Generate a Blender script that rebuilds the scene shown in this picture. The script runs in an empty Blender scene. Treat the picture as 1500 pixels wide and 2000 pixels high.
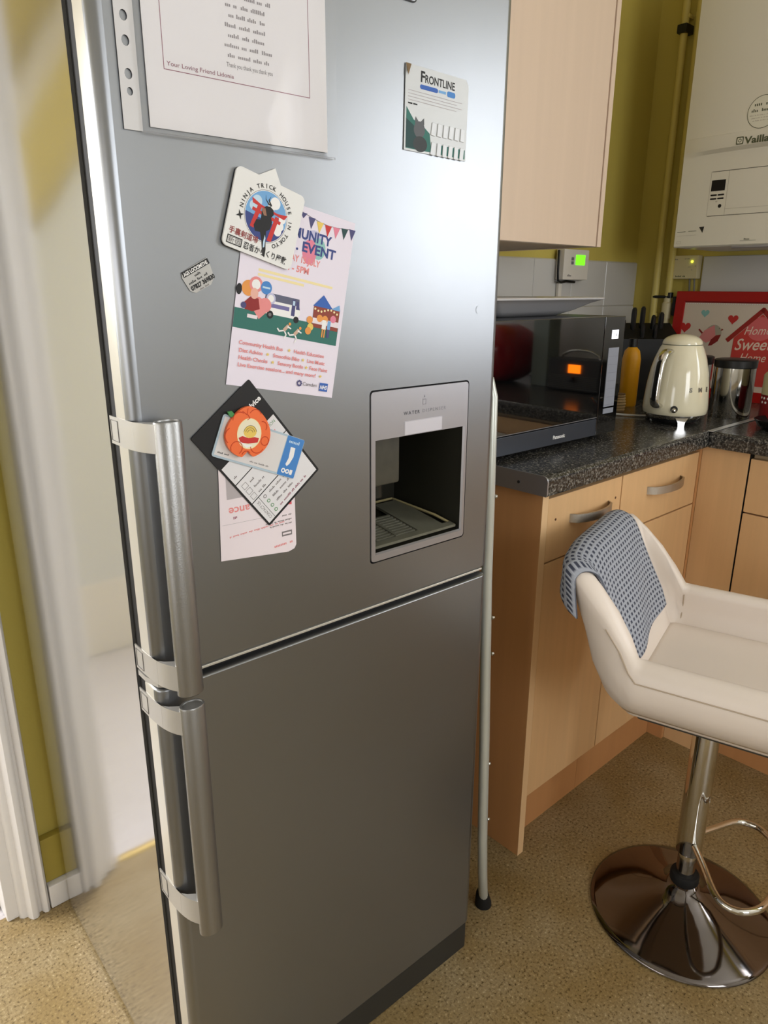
import bpy, bmesh, math, random
from mathutils import Matrix, Vector
random.seed(7)
PI = math.pi
R = math.radians
scene = bpy.context.scene
COL = scene.collection

# ------------------------------------------------------------------ camera
F_PX, PITCH, ROLL, YAW, CAM_Z = 1404.23, R(17.3036), R(0.1905), R(47.6447), 1.25
fw = Vector((math.cos(YAW) * math.cos(PITCH), math.sin(YAW) * math.cos(PITCH), -math.sin(PITCH)))
rt = Vector((math.sin(YAW), -math.cos(YAW), 0))
upv = rt.cross(fw)
rt2 = rt * math.cos(ROLL) + upv * math.sin(ROLL)
up2 = rt2.cross(fw)
cam = bpy.data.cameras.new('camera')
cam.sensor_fit = 'VERTICAL'
cam.sensor_height = 36.0
cam.lens = 36.0 * F_PX / 2000.0
cam.clip_start = 0.02
camo = bpy.data.objects.new('camera', cam)
COL.objects.link(camo)
M = Matrix.Identity(4)
for i in range(3):
    M[i][0], M[i][1], M[i][2] = rt2[i], up2[i], -fw[i]
M[2][3] = CAM_Z
camo.matrix_world = M
scene.camera = camo

# ------------------------------------------------------------------ world, lights, exposure
world = bpy.data.worlds.new('world')
world.use_nodes = True
scene.world = world
bg = world.node_tree.nodes['Background']
bg.inputs[0].default_value = (0.80, 0.90, 1.0, 1)
bg.inputs[1].default_value = 1.0

def area_light(name, loc, direction, sx, sy, power, color, spread=PI):
    l = bpy.data.lights.new(name, 'AREA')
    l.shape = 'RECTANGLE'
    l.size, l.size_y, l.energy, l.color, l.spread = sx, sy, power, color, spread
    o = bpy.data.objects.new(name, l)
    COL.objects.link(o)
    o.location = loc
    o.rotation_euler = Vector(direction).to_track_quat('-Z', 'Z').to_euler()
    return o

area_light('window_daylight', (2.53, -1.21, 1.61), (-1, 0, -0.06), 1.46, 1.14, 23, (0.95, 0.97, 1.0))
area_light('rear_fill_light', (0.2, -2.36, 1.55), (0, 1, -0.05), 1.1, 1.0, 15, (0.95, 0.97, 1.0))  # added fill from behind the camera; no rear window is known
area_light('glazed_door_daylight', (-1.46, 0.55, 1.10), (1, 0.1, -0.25), 0.7, 1.6, 9, (0.97, 0.97, 1.0))
area_light('hall_daylight', (-1.16, 1.95, 1.35), (1, 0, -0.1), 0.8, 1.5, 9, (0.94, 0.96, 1.0))
area_light('hall_floor_fill', (-0.78, 2.38, 1.35), (0.98, -1.28, -1.25), 0.6, 1.3, 19, (0.97, 0.97, 1.0), R(110))  # added beam to brighten the floor by the doorway; hall wall has no window

scene.view_settings.view_transform = 'Standard'
scene.view_settings.look = 'None'
scene.view_settings.gamma = 1.0
scene.view_settings.use_curve_mapping = False
scene.view_settings.exposure = 0.86

# ------------------------------------------------------------------ materials
MATS = {}

def srgb(r, g, b):
    f = lambda c: (c / 255 / 12.92) if c / 255 <= 0.04045 else ((c / 255 + 0.055) / 1.055) ** 2.4
    return (f(r), f(g), f(b), 1)

def mat(name, rgb, rough=0.5, metal=0.0, ior=1.45, vary=0.0, vscale=(6, 6, 6), bump=0.0, bscale=60.0,
        emit=0.0, coat=0.0, trans=0.0, alpha=1.0, rvar=0.0, sheen=0.0):
    if name in MATS:
        return MATS[name]
    m = bpy.data.materials.new(name)
    m.use_nodes = True
    nt = m.node_tree
    b = nt.nodes['Principled BSDF']
    c = srgb(*rgb)
    b.inputs['Base Color'].default_value = c
    b.inputs['Roughness'].default_value = rough
    b.inputs['Metallic'].default_value = metal
    b.inputs['IOR'].default_value = ior
    b.inputs['Coat Weight'].default_value = coat
    b.inputs['Transmission Weight'].default_value = trans
    b.inputs['Alpha'].default_value = alpha
    if sheen:
        b.inputs['Sheen Weight'].default_value = sheen
    if emit:
        b.inputs['Emission Color'].default_value = c
        b.inputs['Emission Strength'].default_value = emit
    tc = nt.nodes.new('ShaderNodeTexCoord')
    if vary or rvar:
        mp = nt.nodes.new('ShaderNodeMapping')
        mp.inputs['Scale'].default_value = vscale
        nz = nt.nodes.new('ShaderNodeTexNoise')
        nz.inputs['Scale'].default_value = 1.0
        nz.inputs['Detail'].default_value = 4.0
        nt.links.new(tc.outputs['Object'], mp.inputs[0])
        nt.links.new(mp.outputs[0], nz.inputs['Vector'])
        if vary:
            hs = nt.nodes.new('ShaderNodeMix')
            hs.data_type = 'RGBA'
            hs.inputs[6].default_value = tuple(max(0, x * (1 - vary)) for x in c[:3]) + (1,)
            hs.inputs[7].default_value = tuple(min(1, x * (1 + vary)) for x in c[:3]) + (1,)
            nt.links.new(nz.outputs['Fac'], hs.inputs[0])
            nt.links.new(hs.outputs[2], b.inputs['Base Color'])
        if rvar:
            mr = nt.nodes.new('ShaderNodeMapRange')
            mr.inputs[3].default_value = max(0.0, rough - rvar)
            mr.inputs[4].default_value = rough + rvar
            nt.links.new(nz.outputs['Fac'], mr.inputs[0])
            nt.links.new(mr.outputs[0], b.inputs['Roughness'])
    if bump:
        n2 = nt.nodes.new('ShaderNodeTexNoise')
        n2.inputs['Scale'].default_value = bscale
        n2.inputs['Detail'].default_value = 3.0
        nt.links.new(tc.outputs['Object'], n2.inputs['Vector'])
        bp = nt.nodes.new('ShaderNodeBump')
        bp.inputs['Strength'].default_value = bump
        bp.inputs['Distance'].default_value = 0.002
        nt.links.new(n2.outputs['Fac'], bp.inputs['Height'])
        nt.links.new(bp.outputs[0], b.inputs['Normal'])
    MATS[name] = m
    return m

def speckle(name, cols, scale, rough, stops=None, bump=0.0, big=None):
    """speckled laminate or vinyl: fine noise through a colour ramp, with a slow second noise"""
    m = bpy.data.materials.new(name)
    m.use_nodes = True
    nt = m.node_tree
    b = nt.nodes['Principled BSDF']
    b.inputs['Roughness'].default_value = rough
    tc = nt.nodes.new('ShaderNodeTexCoord')
    nz = nt.nodes.new('ShaderNodeTexNoise')
    nz.inputs['Scale'].default_value = scale
    nz.inputs['Detail'].default_value = 3.0
    nz.inputs['Roughness'].default_value = 0.65
    nt.links.new(tc.outputs['Object'], nz.inputs['Vector'])
    cr = nt.nodes.new('ShaderNodeValToRGB')
    cr.color_ramp.interpolation = 'LINEAR'
    stops = stops or [i / (len(cols) - 1) for i in range(len(cols))]
    el = cr.color_ramp.elements
    while len(el) < len(cols):
        el.new(0.5)
    for e, c, s in zip(el, cols, stops):
        e.position = s
        e.color = srgb(*c)
    nt.links.new(nz.outputs['Fac'], cr.inputs[0])
    out = cr.outputs[0]
    if big:
        n2 = nt.nodes.new('ShaderNodeTexNoise')
        n2.inputs['Scale'].default_value = big[0]
        n2.inputs['Detail'].default_value = 2.0
        nt.links.new(tc.outputs['Object'], n2.inputs['Vector'])
        mx = nt.nodes.new('ShaderNodeMix')
        mx.data_type = 'RGBA'
        mx.blend_type = 'MULTIPLY'
        mx.inputs[0].default_value = 1.0
        c2 = nt.nodes.new('ShaderNodeValToRGB')
        c2.color_ramp.elements[0].position = 0.35
        c2.color_ramp.elements[1].position = 0.65
        c2.color_ramp.elements[0].color = srgb(*big[1])
        c2.color_ramp.elements[1].color = (1, 1, 1, 1)
        nt.links.new(n2.outputs['Fac'], c2.inputs[0])
        nt.links.new(out, mx.inputs[6])
        nt.links.new(c2.outputs[0], mx.inputs[7])
        out = mx.outputs[2]
    nt.links.new(out, b.inputs['Base Color'])
    MATS[name] = m
    return m

# walls and floor
PAINT = mat('olive_yellow_paint', (204, 186, 92), 0.7, vary=0.04, vscale=(3, 3, 3), bump=0.15, bscale=180)
NEUTRAL = mat('cream_wall_paint', (222, 218, 208), 0.7)
CEIL = mat('ceiling_white', (235, 232, 222), 0.8)
WHITE_GLOSS = mat('white_gloss_paint', (226, 222, 218), 0.3, vary=0.04, vscale=(9, 9, 2), bump=0.5, bscale=14)
SKIRT = mat('olive_skirting_paint', (170, 152, 66), 0.5, vary=0.08, vscale=(10, 10, 10))
TILE = mat('grey_white_tile', (206, 204, 200), 0.22, vary=0.02)
GROUT = mat('grout', (188, 182, 160), 0.8)
BRASS = mat('worn_brass', (190, 165, 100), 0.45, 0.7, vary=0.2, vscale=(40, 40, 40))
FLOOR = speckle('speckled_vinyl', [(84, 69, 44), (114, 97, 66), (144, 126, 92), (156, 138, 102), (186, 171, 138)], 165,
                0.38, [0.30, 0.37, 0.44, 0.60, 0.70], big=(7, (236, 226, 200)))
HALLFLOOR = speckle('hall_vinyl', [(150, 145, 145), (196, 190, 190), (214, 210, 212)], 120, 0.45)
# kitchen
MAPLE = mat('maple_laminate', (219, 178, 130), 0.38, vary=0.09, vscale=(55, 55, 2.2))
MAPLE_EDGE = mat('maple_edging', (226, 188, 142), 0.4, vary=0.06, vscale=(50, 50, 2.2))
MAPLE_SHADE = mat('maple_shade', (196, 142, 92), 0.42, vary=0.10, vscale=(40, 40, 1.8))  # darker, more orange copy of the maple, with shade put into the colour
WALLUNIT = mat('pale_maple_laminate', (224, 200, 178), 0.36, vary=0.05, vscale=(45, 45, 1.6))
DARKGAP = mat('shadow_gap_black', (14, 12, 10), 0.7)
CARCASS = mat('carcass_board', (190, 165, 130), 0.6)
WORKTOP = speckle('granite_laminate', [(16, 16, 16), (48, 47, 46), (84, 82, 78), (150, 146, 138)], 210, 0.22,
                  [0.36, 0.47, 0.56, 0.70])
ALU = mat('aluminium_trim', (176, 178, 186), 0.38, 0.9)
NICKEL = mat('brushed_nickel', (190, 182, 170), 0.34, 1.0, bump=0.5, bscale=900)
CHROME = mat('chrome', (214, 212, 208), 0.06, 1.0)
STEEL = mat('polished_steel', (196, 194, 190), 0.10, 1.0, rvar=0.04, vscale=(8, 8, 30))
BLACKCHROME = mat('dark_chrome', (112, 106, 104), 0.07, 1.0)
# fridge
SILVER = mat('silver_door_lacquer', (143, 145, 148), 0.36, 0.95, rvar=0.03, vscale=(5, 5, 5))
SILVER_SIDE = mat('silver_side_lacquer', (206, 205, 203), 0.10, 0.92, bump=0.35, bscale=2.6)
DOORSIDE = mat('door_edge_silver', (206, 202, 192), 0.32, 0.45)
GASKET = mat('black_gasket', (10, 9, 9), 0.7)
HANDLE = mat('handle_aluminium', (150, 149, 147), 0.38, 0.92, bump=0.08, bscale=500)
HANDLE_PL = mat('handle_strap_silver', (186, 183, 178), 0.38, 0.55)
DISP_FRAME = mat('dispenser_silver', (170, 169, 174), 0.36, 0.75)
DISP_IN = mat('dispenser_black', (34, 33, 26), 0.36, vary=0.2, vscale=(20, 20, 20))
DISP_TRAY = mat('drip_tray_grey', (98, 97, 84), 0.4, vary=0.3, vscale=(40, 40, 40))
LIME = mat('limescale', (150, 138, 98), 0.8, vary=0.3, vscale=(80, 80, 80))
PRINTGREY = mat('print_grey', (112, 112, 118), 0.5)
# plain plastics and prints
BLACK = mat('black_plastic', (16, 16, 17), 0.38)
RUBBER = mat('black_rubber', (14, 13, 13), 0.75)
WHITEPL = mat('white_plastic', (222, 216, 206), 0.4)
CREAMPL = mat('cream_plastic', (214, 202, 160), 0.45)
PAPER = mat('white_paper', (226, 222, 226), 0.75, vary=0.015)
PAPER_PINK = mat('pinkish_paper', (230, 218, 222), 0.75)
CARDWHITE = mat('glossy_white_card', (226, 225, 222), 0.35)
INK = mat('black_ink', (20, 19, 20), 0.6)
INKGREY = mat('grey_ink', (120, 114, 114), 0.7)
INKFAINT = mat('faint_ink', (176, 168, 170), 0.7)
RED = mat('red_ink', (196, 48, 44), 0.6)
CORAL = mat('coral_ink', (226, 140, 138), 0.65)
MAROON = mat('maroon_ink', (150, 92, 108), 0.7)
NAVY = mat('navy_ink', (52, 66, 128), 0.6)
INDIGO = mat('indigo_ink', (72, 70, 116), 0.6)
TEAL = mat('teal_green_ink', (46, 108, 98), 0.6)
DTEAL = mat('dark_teal_ink', (30, 66, 66), 0.6)
MINT = mat('mint_ink', (140, 190, 184), 0.6)
SKY = mat('sky_blue_ink', (112, 164, 212), 0.6)
PALEBLUE = mat('pale_blue_ink', (188, 212, 230), 0.6)
BLUE = mat('blue_ink', (66, 128, 196), 0.55)
NHSBLUE = mat('mid_blue_ink', (52, 96, 176), 0.6)
YEL = mat('yellow_ink', (228, 196, 96), 0.6)
PALEYEL = mat('pale_yellow_ink', (238, 222, 168), 0.65)
ORANGEINK = mat('orange_ink', (226, 150, 72), 0.6)
PINK = mat('pink_ink', (222, 128, 150), 0.6)
BROWN = mat('brown_ink', (140, 62, 46), 0.6)
DKRED = mat('dark_red_ink', (140, 34, 32), 0.6)
WHITEINK = mat('white_ink', (236, 234, 232), 0.6)
LILAC = mat('lilac_ink', (190, 188, 214), 0.65)
GREENINK = mat('green_ink', (72, 138, 76), 0.6)
ORANGE = mat('orange_enamel', (236, 112, 62), 0.35)
ORANGE_LINE = mat('dark_orange_line', (196, 62, 28), 0.4)
CREAM_LEATHER = mat('cream_leatherette', (230, 217, 205), 0.42, vary=0.02, bump=0.06, bscale=260)
SEAM = mat('seam_thread', (186, 168, 146), 0.7)
KETTLE_CREAM = mat('cream_enamel', (232, 224, 196), 0.16, coat=0.6)
BOILER_WHITE = mat('boiler_white', (226, 220, 204), 0.38)
BOILER_INK = mat('boiler_olive_print', (84, 88, 62), 0.6)
FRAME_RED = mat('red_frame_paint', (176, 22, 18), 0.4)
BROWN_GREY = mat('warm_grey_ink', (176, 166, 148), 0.7)
YELLOW_BOTTLE = mat('amber_yellow_plastic', (226, 160, 24), 0.35)
STICK = mat('grey_white_tube', (196, 198, 190), 0.35, 0.35)
PIPE_PAINT = mat('yellowed_pipe_paint', (214, 196, 112), 0.45)
MW_BODY = mat('microwave_dark_grey', (40, 42, 46), 0.38, 0.2)
MW_STRIP = mat('microwave_grey_strip', (66, 70, 78), 0.34, 0.35)
MW_GLASS = mat('microwave_dark_glass', (7, 7, 8), 0.035, ior=2.3)
KEYPAD = mat('keypad_grey', (142, 146, 158), 0.45)
LCD_GREEN = mat('green_backlit_lcd', (96, 210, 30), 0.4, emit=1.1)
LCD_WHITE = mat('white_lit_display', (225, 225, 235), 0.4, emit=1.0)
LCD_ORANGE = mat('orange_lit_display', (255, 120, 10), 0.4, emit=4.0)
LED = mat('yellow_green_led', (226, 240, 40), 0.4, emit=4.0)
RED_ENAMEL = mat('red_enamel', (176, 12, 26), 0.12, coat=0.5)
RADIO = mat('dark_radio_plastic', (40, 38, 34), 0.4)

def clear_plastic(name, tint, amount, rough):
    m = bpy.data.materials.new(name)
    m.use_nodes = True
    nt = m.node_tree
    nt.nodes.remove(nt.nodes['Principled BSDF'])
    tr = nt.nodes.new('ShaderNodeBsdfTransparent')
    tr.inputs[0].default_value = tint
    gl = nt.nodes.new('ShaderNodeBsdfPrincipled')
    gl.inputs['Base Color'].default_value = (0.75, 0.75, 0.77, 1)
    gl.inputs['Roughness'].default_value = rough
    fr = nt.nodes.new('ShaderNodeFresnel')
    fr.inputs[0].default_value = 1.5
    ad = nt.nodes.new('ShaderNodeMath')
    ad.operation = 'ADD'
    ad.use_clamp = True
    ad.inputs[1].default_value = amount
    hf = nt.nodes.new('ShaderNodeMath')
    hf.operation = 'MULTIPLY'
    hf.inputs[1].default_value = 0.55
    nt.links.new(fr.outputs[0], hf.inputs[0])
    nt.links.new(hf.outputs[0], ad.inputs[0])
    mx = nt.nodes.new('ShaderNodeMixShader')
    nt.links.new(ad.outputs[0], mx.inputs[0])
    nt.links.new(tr.outputs[0], mx.inputs[1])
    nt.links.new(gl.outputs[0], mx.inputs[2])
    nt.links.new(mx.outputs[0], nt.nodes['Material Output'].inputs[0])
    return m
WALLET = clear_plastic('clear_wallet_plastic', (0.99, 0.99, 0.99, 1), 0.03, 0.10)
CLEARCARD = clear_plastic('clear_acrylic', (0.92, 0.95, 0.97, 1), 0.22, 0.15)

def towel_material():
    m = bpy.data.materials.new('grey_waffle_cotton')
    m.use_nodes = True
    nt = m.node_tree
    b = nt.nodes['Principled BSDF']
    b.inputs['Roughness'].default_value = 0.9
    uv = nt.nodes.new('ShaderNodeTexCoord')
    sep = nt.nodes.new('ShaderNodeSeparateXYZ')
    nt.links.new(uv.outputs['UV'], sep.inputs[0])
    def cell(out):
        fr = nt.nodes.new('ShaderNodeMath'); fr.operation = 'FRACT'
        nt.links.new(out, fr.inputs[0])
        sb = nt.nodes.new('ShaderNodeMath'); sb.operation = 'SUBTRACT'; sb.inputs[1].default_value = 0.5
        nt.links.new(fr.outputs[0], sb.inputs[0])
        ab = nt.nodes.new('ShaderNodeMath'); ab.operation = 'ABSOLUTE'
        nt.links.new(sb.outputs[0], ab.inputs[0])
        return ab.outputs[0]
    mx = nt.nodes.new('ShaderNodeMath'); mx.operation = 'MAXIMUM'
    nt.links.new(cell(sep.outputs[0]), mx.inputs[0])
    nt.links.new(cell(sep.outputs[1]), mx.inputs[1])
    cr = nt.nodes.new('ShaderNodeValToRGB')
    cr.color_ramp.elements[0].position = 0.20
    cr.color_ramp.elements[0].color = srgb(58, 62, 78)
    cr.color_ramp.elements[1].position = 0.32
    cr.color_ramp.elements[1].color = srgb(160, 164, 174)
    nt.links.new(mx.outputs[0], cr.inputs[0])
    nt.links.new(cr.outputs[0], b.inputs['Base Color'])
    bp = nt.nodes.new('ShaderNodeBump')
    bp.inputs['Strength'].default_value = 0.8
    bp.inputs['Distance'].default_value = 0.003
    nt.links.new(mx.outputs[0], bp.inputs['Height'])
    nt.links.new(bp.outputs[0], b.inputs['Normal'])
    return m
TOWEL = towel_material()

# ------------------------------------------------------------------ mesh helpers
class MB:
    """collects shapes into one mesh"""
    def __init__(self):
        self.v, self.f, self.mi, self.sm, self.mats, self.wn = [], [], [], [], [], False
    def _m(self, m):
        if m not in self.mats:
            self.mats.append(m)
        return self.mats.index(m)
    def add(self, verts, faces, m, smooth=False, xf=None):
        o = len(self.v)
        self.v += [tuple(xf @ Vector(p)) if xf else tuple(p) for p in verts]
        k = self._m(m)
        for f in faces:
            self.f.append([i + o for i in f])
            self.mi.append(k)
            self.sm.append(smooth)
        return self
    def box(self, x0, x1, y0, y1, z0, z1, m, bev=0.0, xf=None, seg=2):
        if x0 > x1: x0, x1 = x1, x0
        if y0 > y1: y0, y1 = y1, y0
        if z0 > z1: z0, z1 = z1, z0
        bm = bmesh.new()
        vs = [bm.verts.new(p) for p in [(x0, y0, z0), (x1, y0, z0), (x1, y1, z0), (x0, y1, z0),
                                       (x0, y0, z1), (x1, y0, z1), (x1, y1, z1), (x0, y1, z1)]]
        for f in [(0, 3, 2, 1), (4, 5, 6, 7), (0, 1, 5, 4), (1, 2, 6, 5), (2, 3, 7, 6), (3, 0, 4, 7)]:
            bm.faces.new([vs[i] for i in f])
        if bev > 0:
            self.wn = True
            bmesh.ops.bevel(bm, geom=bm.edges[:], offset=bev, segments=seg, profile=0.5, affect='EDGES')
        return self.bm(bm, m, smooth=bev > 0, xf=xf)
    def bm(self, bm, m, smooth=False, xf=None):
        bm.verts.index_update()
        self.add([v.co.copy() for v in bm.verts], [[v.index for v in f.verts] for f in bm.faces], m, smooth, xf)
        bm.free()
        return self
    def lathe(self, prof, m, seg=32, xf=None, smooth=True):
        vs, fs = [], []
        n = len(prof)
        for k in range(seg):
            a = 2 * PI * k / seg
            for r, z in prof:
                vs.append((r * math.cos(a), r * math.sin(a), z))
        for k in range(seg):
            k2 = (k + 1) % seg
            for i in range(n - 1):
                fs.append([k * n + i, k2 * n + i, k2 * n + i + 1, k * n + i + 1])
        if prof[0][0] > 1e-5:
            fs.append([k * n for k in range(seg)][::-1])
        if prof[-1][0] > 1e-5:
            fs.append([k * n + n - 1 for k in range(seg)])
        return self.add(vs, fs, m, smooth, xf)
    def tube(self, path, r, m, seg=12, xf=None, flat=1.0, closed=False, cap=True):
        pts = [Vector(p) for p in path]
        n = len(pts)
        rs = r if isinstance(r, (list, tuple)) else [r] * n
        vs, fs = [], []
        prev = None
        for i, p in enumerate(pts):
            if closed:
                t = (pts[(i + 1) % n] - pts[i - 1]).normalized()
            else:
                t = (pts[min(i + 1, n - 1)] - pts[max(i - 1, 0)]).normalized()
            if prev is None:
                ref = Vector((0, 0, 1)) if abs(t.z) < 0.9 else Vector((1, 0, 0))
                u = t.cross(ref).normalized()
            else:
                u = (prev - t * prev.dot(t)).normalized()
            prev = u
            w = t.cross(u)
            for k in range(seg):
                a = 2 * PI * k / seg
                vs.append(p + u * (rs[i] * math.cos(a)) + w * (rs[i] * flat * math.sin(a)))
        last = n if closed else n - 1
        for i in range(last):
            j = (i + 1) % n
            for k in range(seg):
                k2 = (k + 1) % seg
                fs.append([i * seg + k, i * seg + k2, j * seg + k2, j * seg + k])
        if cap and not closed:
            fs.append([k for k in range(seg)][::-1])
            fs.append([(n - 1) * seg + k for k in range(seg)])
        return self.add(vs, fs, m, True, xf)
    def prism(self, poly, a, b, m, xf=None, smooth=False, axis='z'):
        """poly in two axes extruded along the third from a to b"""
        n = len(poly)
        self.wn = self.wn or smooth
        def P(p, h):
            if axis == 'z': return (p[0], p[1], h)
            if axis == 'y': return (p[0], h, p[1])
            return (h, p[0], p[1])
        vs = [P(p, a) for p in poly] + [P(p, b) for p in poly]
        fs = [list(range(n))[::-1], [n + i for i in range(n)]]
        for i in range(n):
            fs.append([i, (i + 1) % n, n + (i + 1) % n, n + i])
        return self.add(vs, fs, m, smooth, xf)
    def flat(self, poly, z, m, xf=None):
        return self.add([(p[0], p[1], z) for p in poly], [list(range(len(poly)))], m, False, xf)
    def build(self, name, parent=None, sharp=35):
        me = bpy.data.meshes.new(name)
        me.from_pydata(self.v, [], self.f)
        for m in self.mats:
            me.materials.append(m)
        me.polygons.foreach_set('material_index', self.mi)
        me.polygons.foreach_set('use_smooth', self.sm)
        bm = bmesh.new()
        bm.from_mesh(me)
        bmesh.ops.recalc_face_normals(bm, faces=bm.faces)
        bm.to_mesh(me)
        bm.free()
        if any(self.sm):
            me.set_sharp_from_angle(angle=R(sharp))
        me.update()
        o = bpy.data.objects.new(name, me)
        COL.objects.link(o)
        if parent is not None:
            o.parent = parent
        if self.wn:
            md = o.modifiers.new('weighted_normals', 'WEIGHTED_NORMAL')
            md.keep_sharp = True
            md.weight = 100
        return o

def tag(o, label, cat, group=None):
    o['label'] = label
    o['category'] = cat
    if group:
        o['group'] = group
    return o

def empty(name, loc, rz=0.0, label=None, cat=None, group=None):
    o = bpy.data.objects.new(name, None)
    o.empty_display_size = 0.05
    COL.objects.link(o)
    o.location = loc
    o.rotation_euler = (0, 0, rz)
    if label:
        tag(o, label, cat, group)
    return o

def struct(o):
    o['kind'] = 'structure'
    return o

def arc(cx, cy, r, a0, a1, n):
    return [(cx + r * math.cos(R(a0 + (a1 - a0) * i / n)), cy + r * math.sin(R(a0 + (a1 - a0) * i / n))) for i in range(n + 1)]

def rrect(x0, x1, y0, y1, r, n=5):
    return (arc(x1 - r, y0 + r, r, -90, 0, n) + arc(x1 - r, y1 - r, r, 0, 90, n) +
            arc(x0 + r, y1 - r, r, 90, 180, n) + arc(x0 + r, y0 + r, r, 180, 270, n))

def circ(cx, cy, r, n=24, ry=None):
    return [(cx + r * math.cos(2 * PI * i / n), cy + (ry or r) * math.sin(2 * PI * i / n)) for i in range(n)]

def text_geo(s, bold=0.0, shear=0.0, spacing=1.0):
    c = bpy.data.curves.new('text', 'FONT')
    c.body = s
    c.size = 1.0
    c.resolution_u = 3
    c.offset = bold
    c.shear = shear
    c.space_character = spacing
    o = bpy.data.objects.new('text', c)
    COL.objects.link(o)
    dg = bpy.context.evaluated_depsgraph_get()
    me = bpy.data.meshes.new_from_object(o.evaluated_get(dg))
    vs = [v.co.copy() for v in me.vertices]
    fs = [list(p.vertices) for p in me.polygons]
    bpy.data.objects.remove(o)
    bpy.data.curves.remove(c)
    bpy.data.meshes.remove(me)
    return vs, fs

class Print:
    """flat print on a card: x right, y up, z out; every layer a hair above the one before"""
    def __init__(self, z0, dz=0.00001):
        self.mb, self.z, self.dz = MB(), z0, dz
    def up(self):
        self.z += self.dz
        return self.z
    def poly(self, pts, m):
        self.mb.flat(pts, self.up(), m)
    def rect(self, x, y, w, h, m, a=0):
        c, s = math.cos(R(a)), math.sin(R(a))
        self.poly([(x + px * c - py * s, y + px * s + py * c) for px, py in [(0, 0), (w, 0), (w, h), (0, h)]], m)
    def circ(self, x, y, r, m, ry=None, n=22):
        self.poly(circ(x, y, r, n, ry), m)
    def line(self, pts, w, m, z=None):
        z = z or self.up()
        for (ax, ay), (bx, by) in zip(pts[:-1], pts[1:]):
            dx, dy = bx - ax, by - ay
            L = math.hypot(dx, dy) or 1
            nx, ny = -dy / L * w / 2, dx / L * w / 2
            ex, ey = dx / L * w * 0.3, dy / L * w * 0.3
            self.mb.flat([(ax + nx - ex, ay + ny - ey), (ax - nx - ex, ay - ny - ey), (bx - nx + ex, by - ny + ey), (bx + nx + ex, by + ny + ey)], z, m)
    def frame(self, x0, x1, y0, y1, w, m):
        self.line([(x0, y0), (x1, y0), (x1, y1), (x0, y1), (x0, y0)], w, m)
    def text(self, s, x, y, size, m, a=0, align='L', bold=0.0, width=None, shear=0.0, spacing=1.0):
        vs, fs = text_geo(s, bold, shear, spacing)
        if not vs:
            return
        x0 = min(v.x for v in vs); x1 = max(v.x for v in vs)
        sx = size if width is None else width / (x1 - x0)
        off = {'L': -x0, 'C': -(x0 + x1) / 2, 'R': -x1}[align]
        c, sn = math.cos(R(a)), math.sin(R(a))
        z = self.up()
        out = []
        for v in vs:
            px, py = (v.x + off) * sx, v.y * size
            out.append((x + px * c - py * sn, y + px * sn + py * c, z))
        self.mb.add(out, fs, m)
    def scribble(self, x, y, w, h, m, a=0, align='L', words=None):
        """a line of print too small to read: word-long dashes"""
        c, sn = math.cos(R(a)), math.sin(R(a))
        x0 = {'L': 0.0, 'C': -w / 2, 'R': -w}[align]
        z, d = self.up(), 0.0
        while d < w - h:
            L = min(random.uniform(1.6, 4.6) * h, w - d)
            for px in [d + k * h * 0.55 for k in range(max(1, int(L / (h * 0.55))))]:
                hh = h * random.choice((0.62, 0.62, 0.62, 0.95))
                q = [(x0 + px, 0), (x0 + px + h * 0.36, 0), (x0 + px + h * 0.36, hh), (x0 + px, hh)]
                self.mb.flat([(x + u * c - v * sn, y + u * sn + v * c) for u, v in q], z, m)
            d += L + h * 0.55
    def arc_text(self, s, cx, cy, r, a_start, a_end, size, m, bold=0.0):
        n = len(s)
        for i, ch in enumerate(s):
            if ch == ' ':
                continue
            a = a_start + (a_end - a_start) * i / (n - 1)
            self.text(ch, cx + r * math.cos(R(a)), cy + r * math.sin(R(a)), size, m, a - 90, 'C', bold)
            self.z -= self.dz
        self.up()
    def build(self, parent, name='printed_design'):
        return self.mb.build(name, parent)

# ================================================================== SETTING
YW = 1.385      # back wall face
XW = 2.46       # right wall face
WT = 0.908      # worktop height
H = 2.42

mb = MB(); mb.box(-1.6, 2.6, -2.5, 1.395, -0.06, 0.0, FLOOR)
struct(mb.build('floor'))
mb = MB(); mb.box(-1.3, 1.2, 1.397, 2.55, -0.06, -0.002, HALLFLOOR)
struct(mb.build('floor_hall'))
mb = MB(); mb.box(-1.6, 2.6, -2.5, 2.55, H, H + 0.06, CEIL)
struct(mb.build('ceiling'))
mb = MB()
mb.box(0.237, 2.58, YW, YW + 0.11, 0, H, PAINT)
mb.box(-0.60, 0.237, YW, YW + 0.11, 2.03, H, PAINT)
mb.box(-1.6, -0.60, YW, YW + 0.11, 0, H, PAINT)
wall_back = struct(mb.build('wall_back'))
# splashback tiles, each its own piece
tw, th = 0.1995, 0.1425
tile_mb = MB(); tile_mb.box(0.0008, tw - 0.0008, -0.007, 0.0, 0.0008, th - 0.0008, TILE, 0.0015, seg=1)
t0 = None
for r_ in range(3):
    for c_ in range(7):
        x = 1.063 + c_ * tw
        if t0 is None:
            t0 = tile_mb.build('tile', wall_back)
            o = t0
        else:
            o = t0.copy(); COL.objects.link(o); o.parent = wall_back
        o.location = (x, YW - 0.0005, WT + 0.001 + r_ * th)
mb = MB(); mb.box(1.063, XW - 0.002, YW - 0.003, YW - 0.0004, WT, WT + 3 * th + 0.003, GROUT)
mb.build('grout_bed', wall_back)
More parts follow.
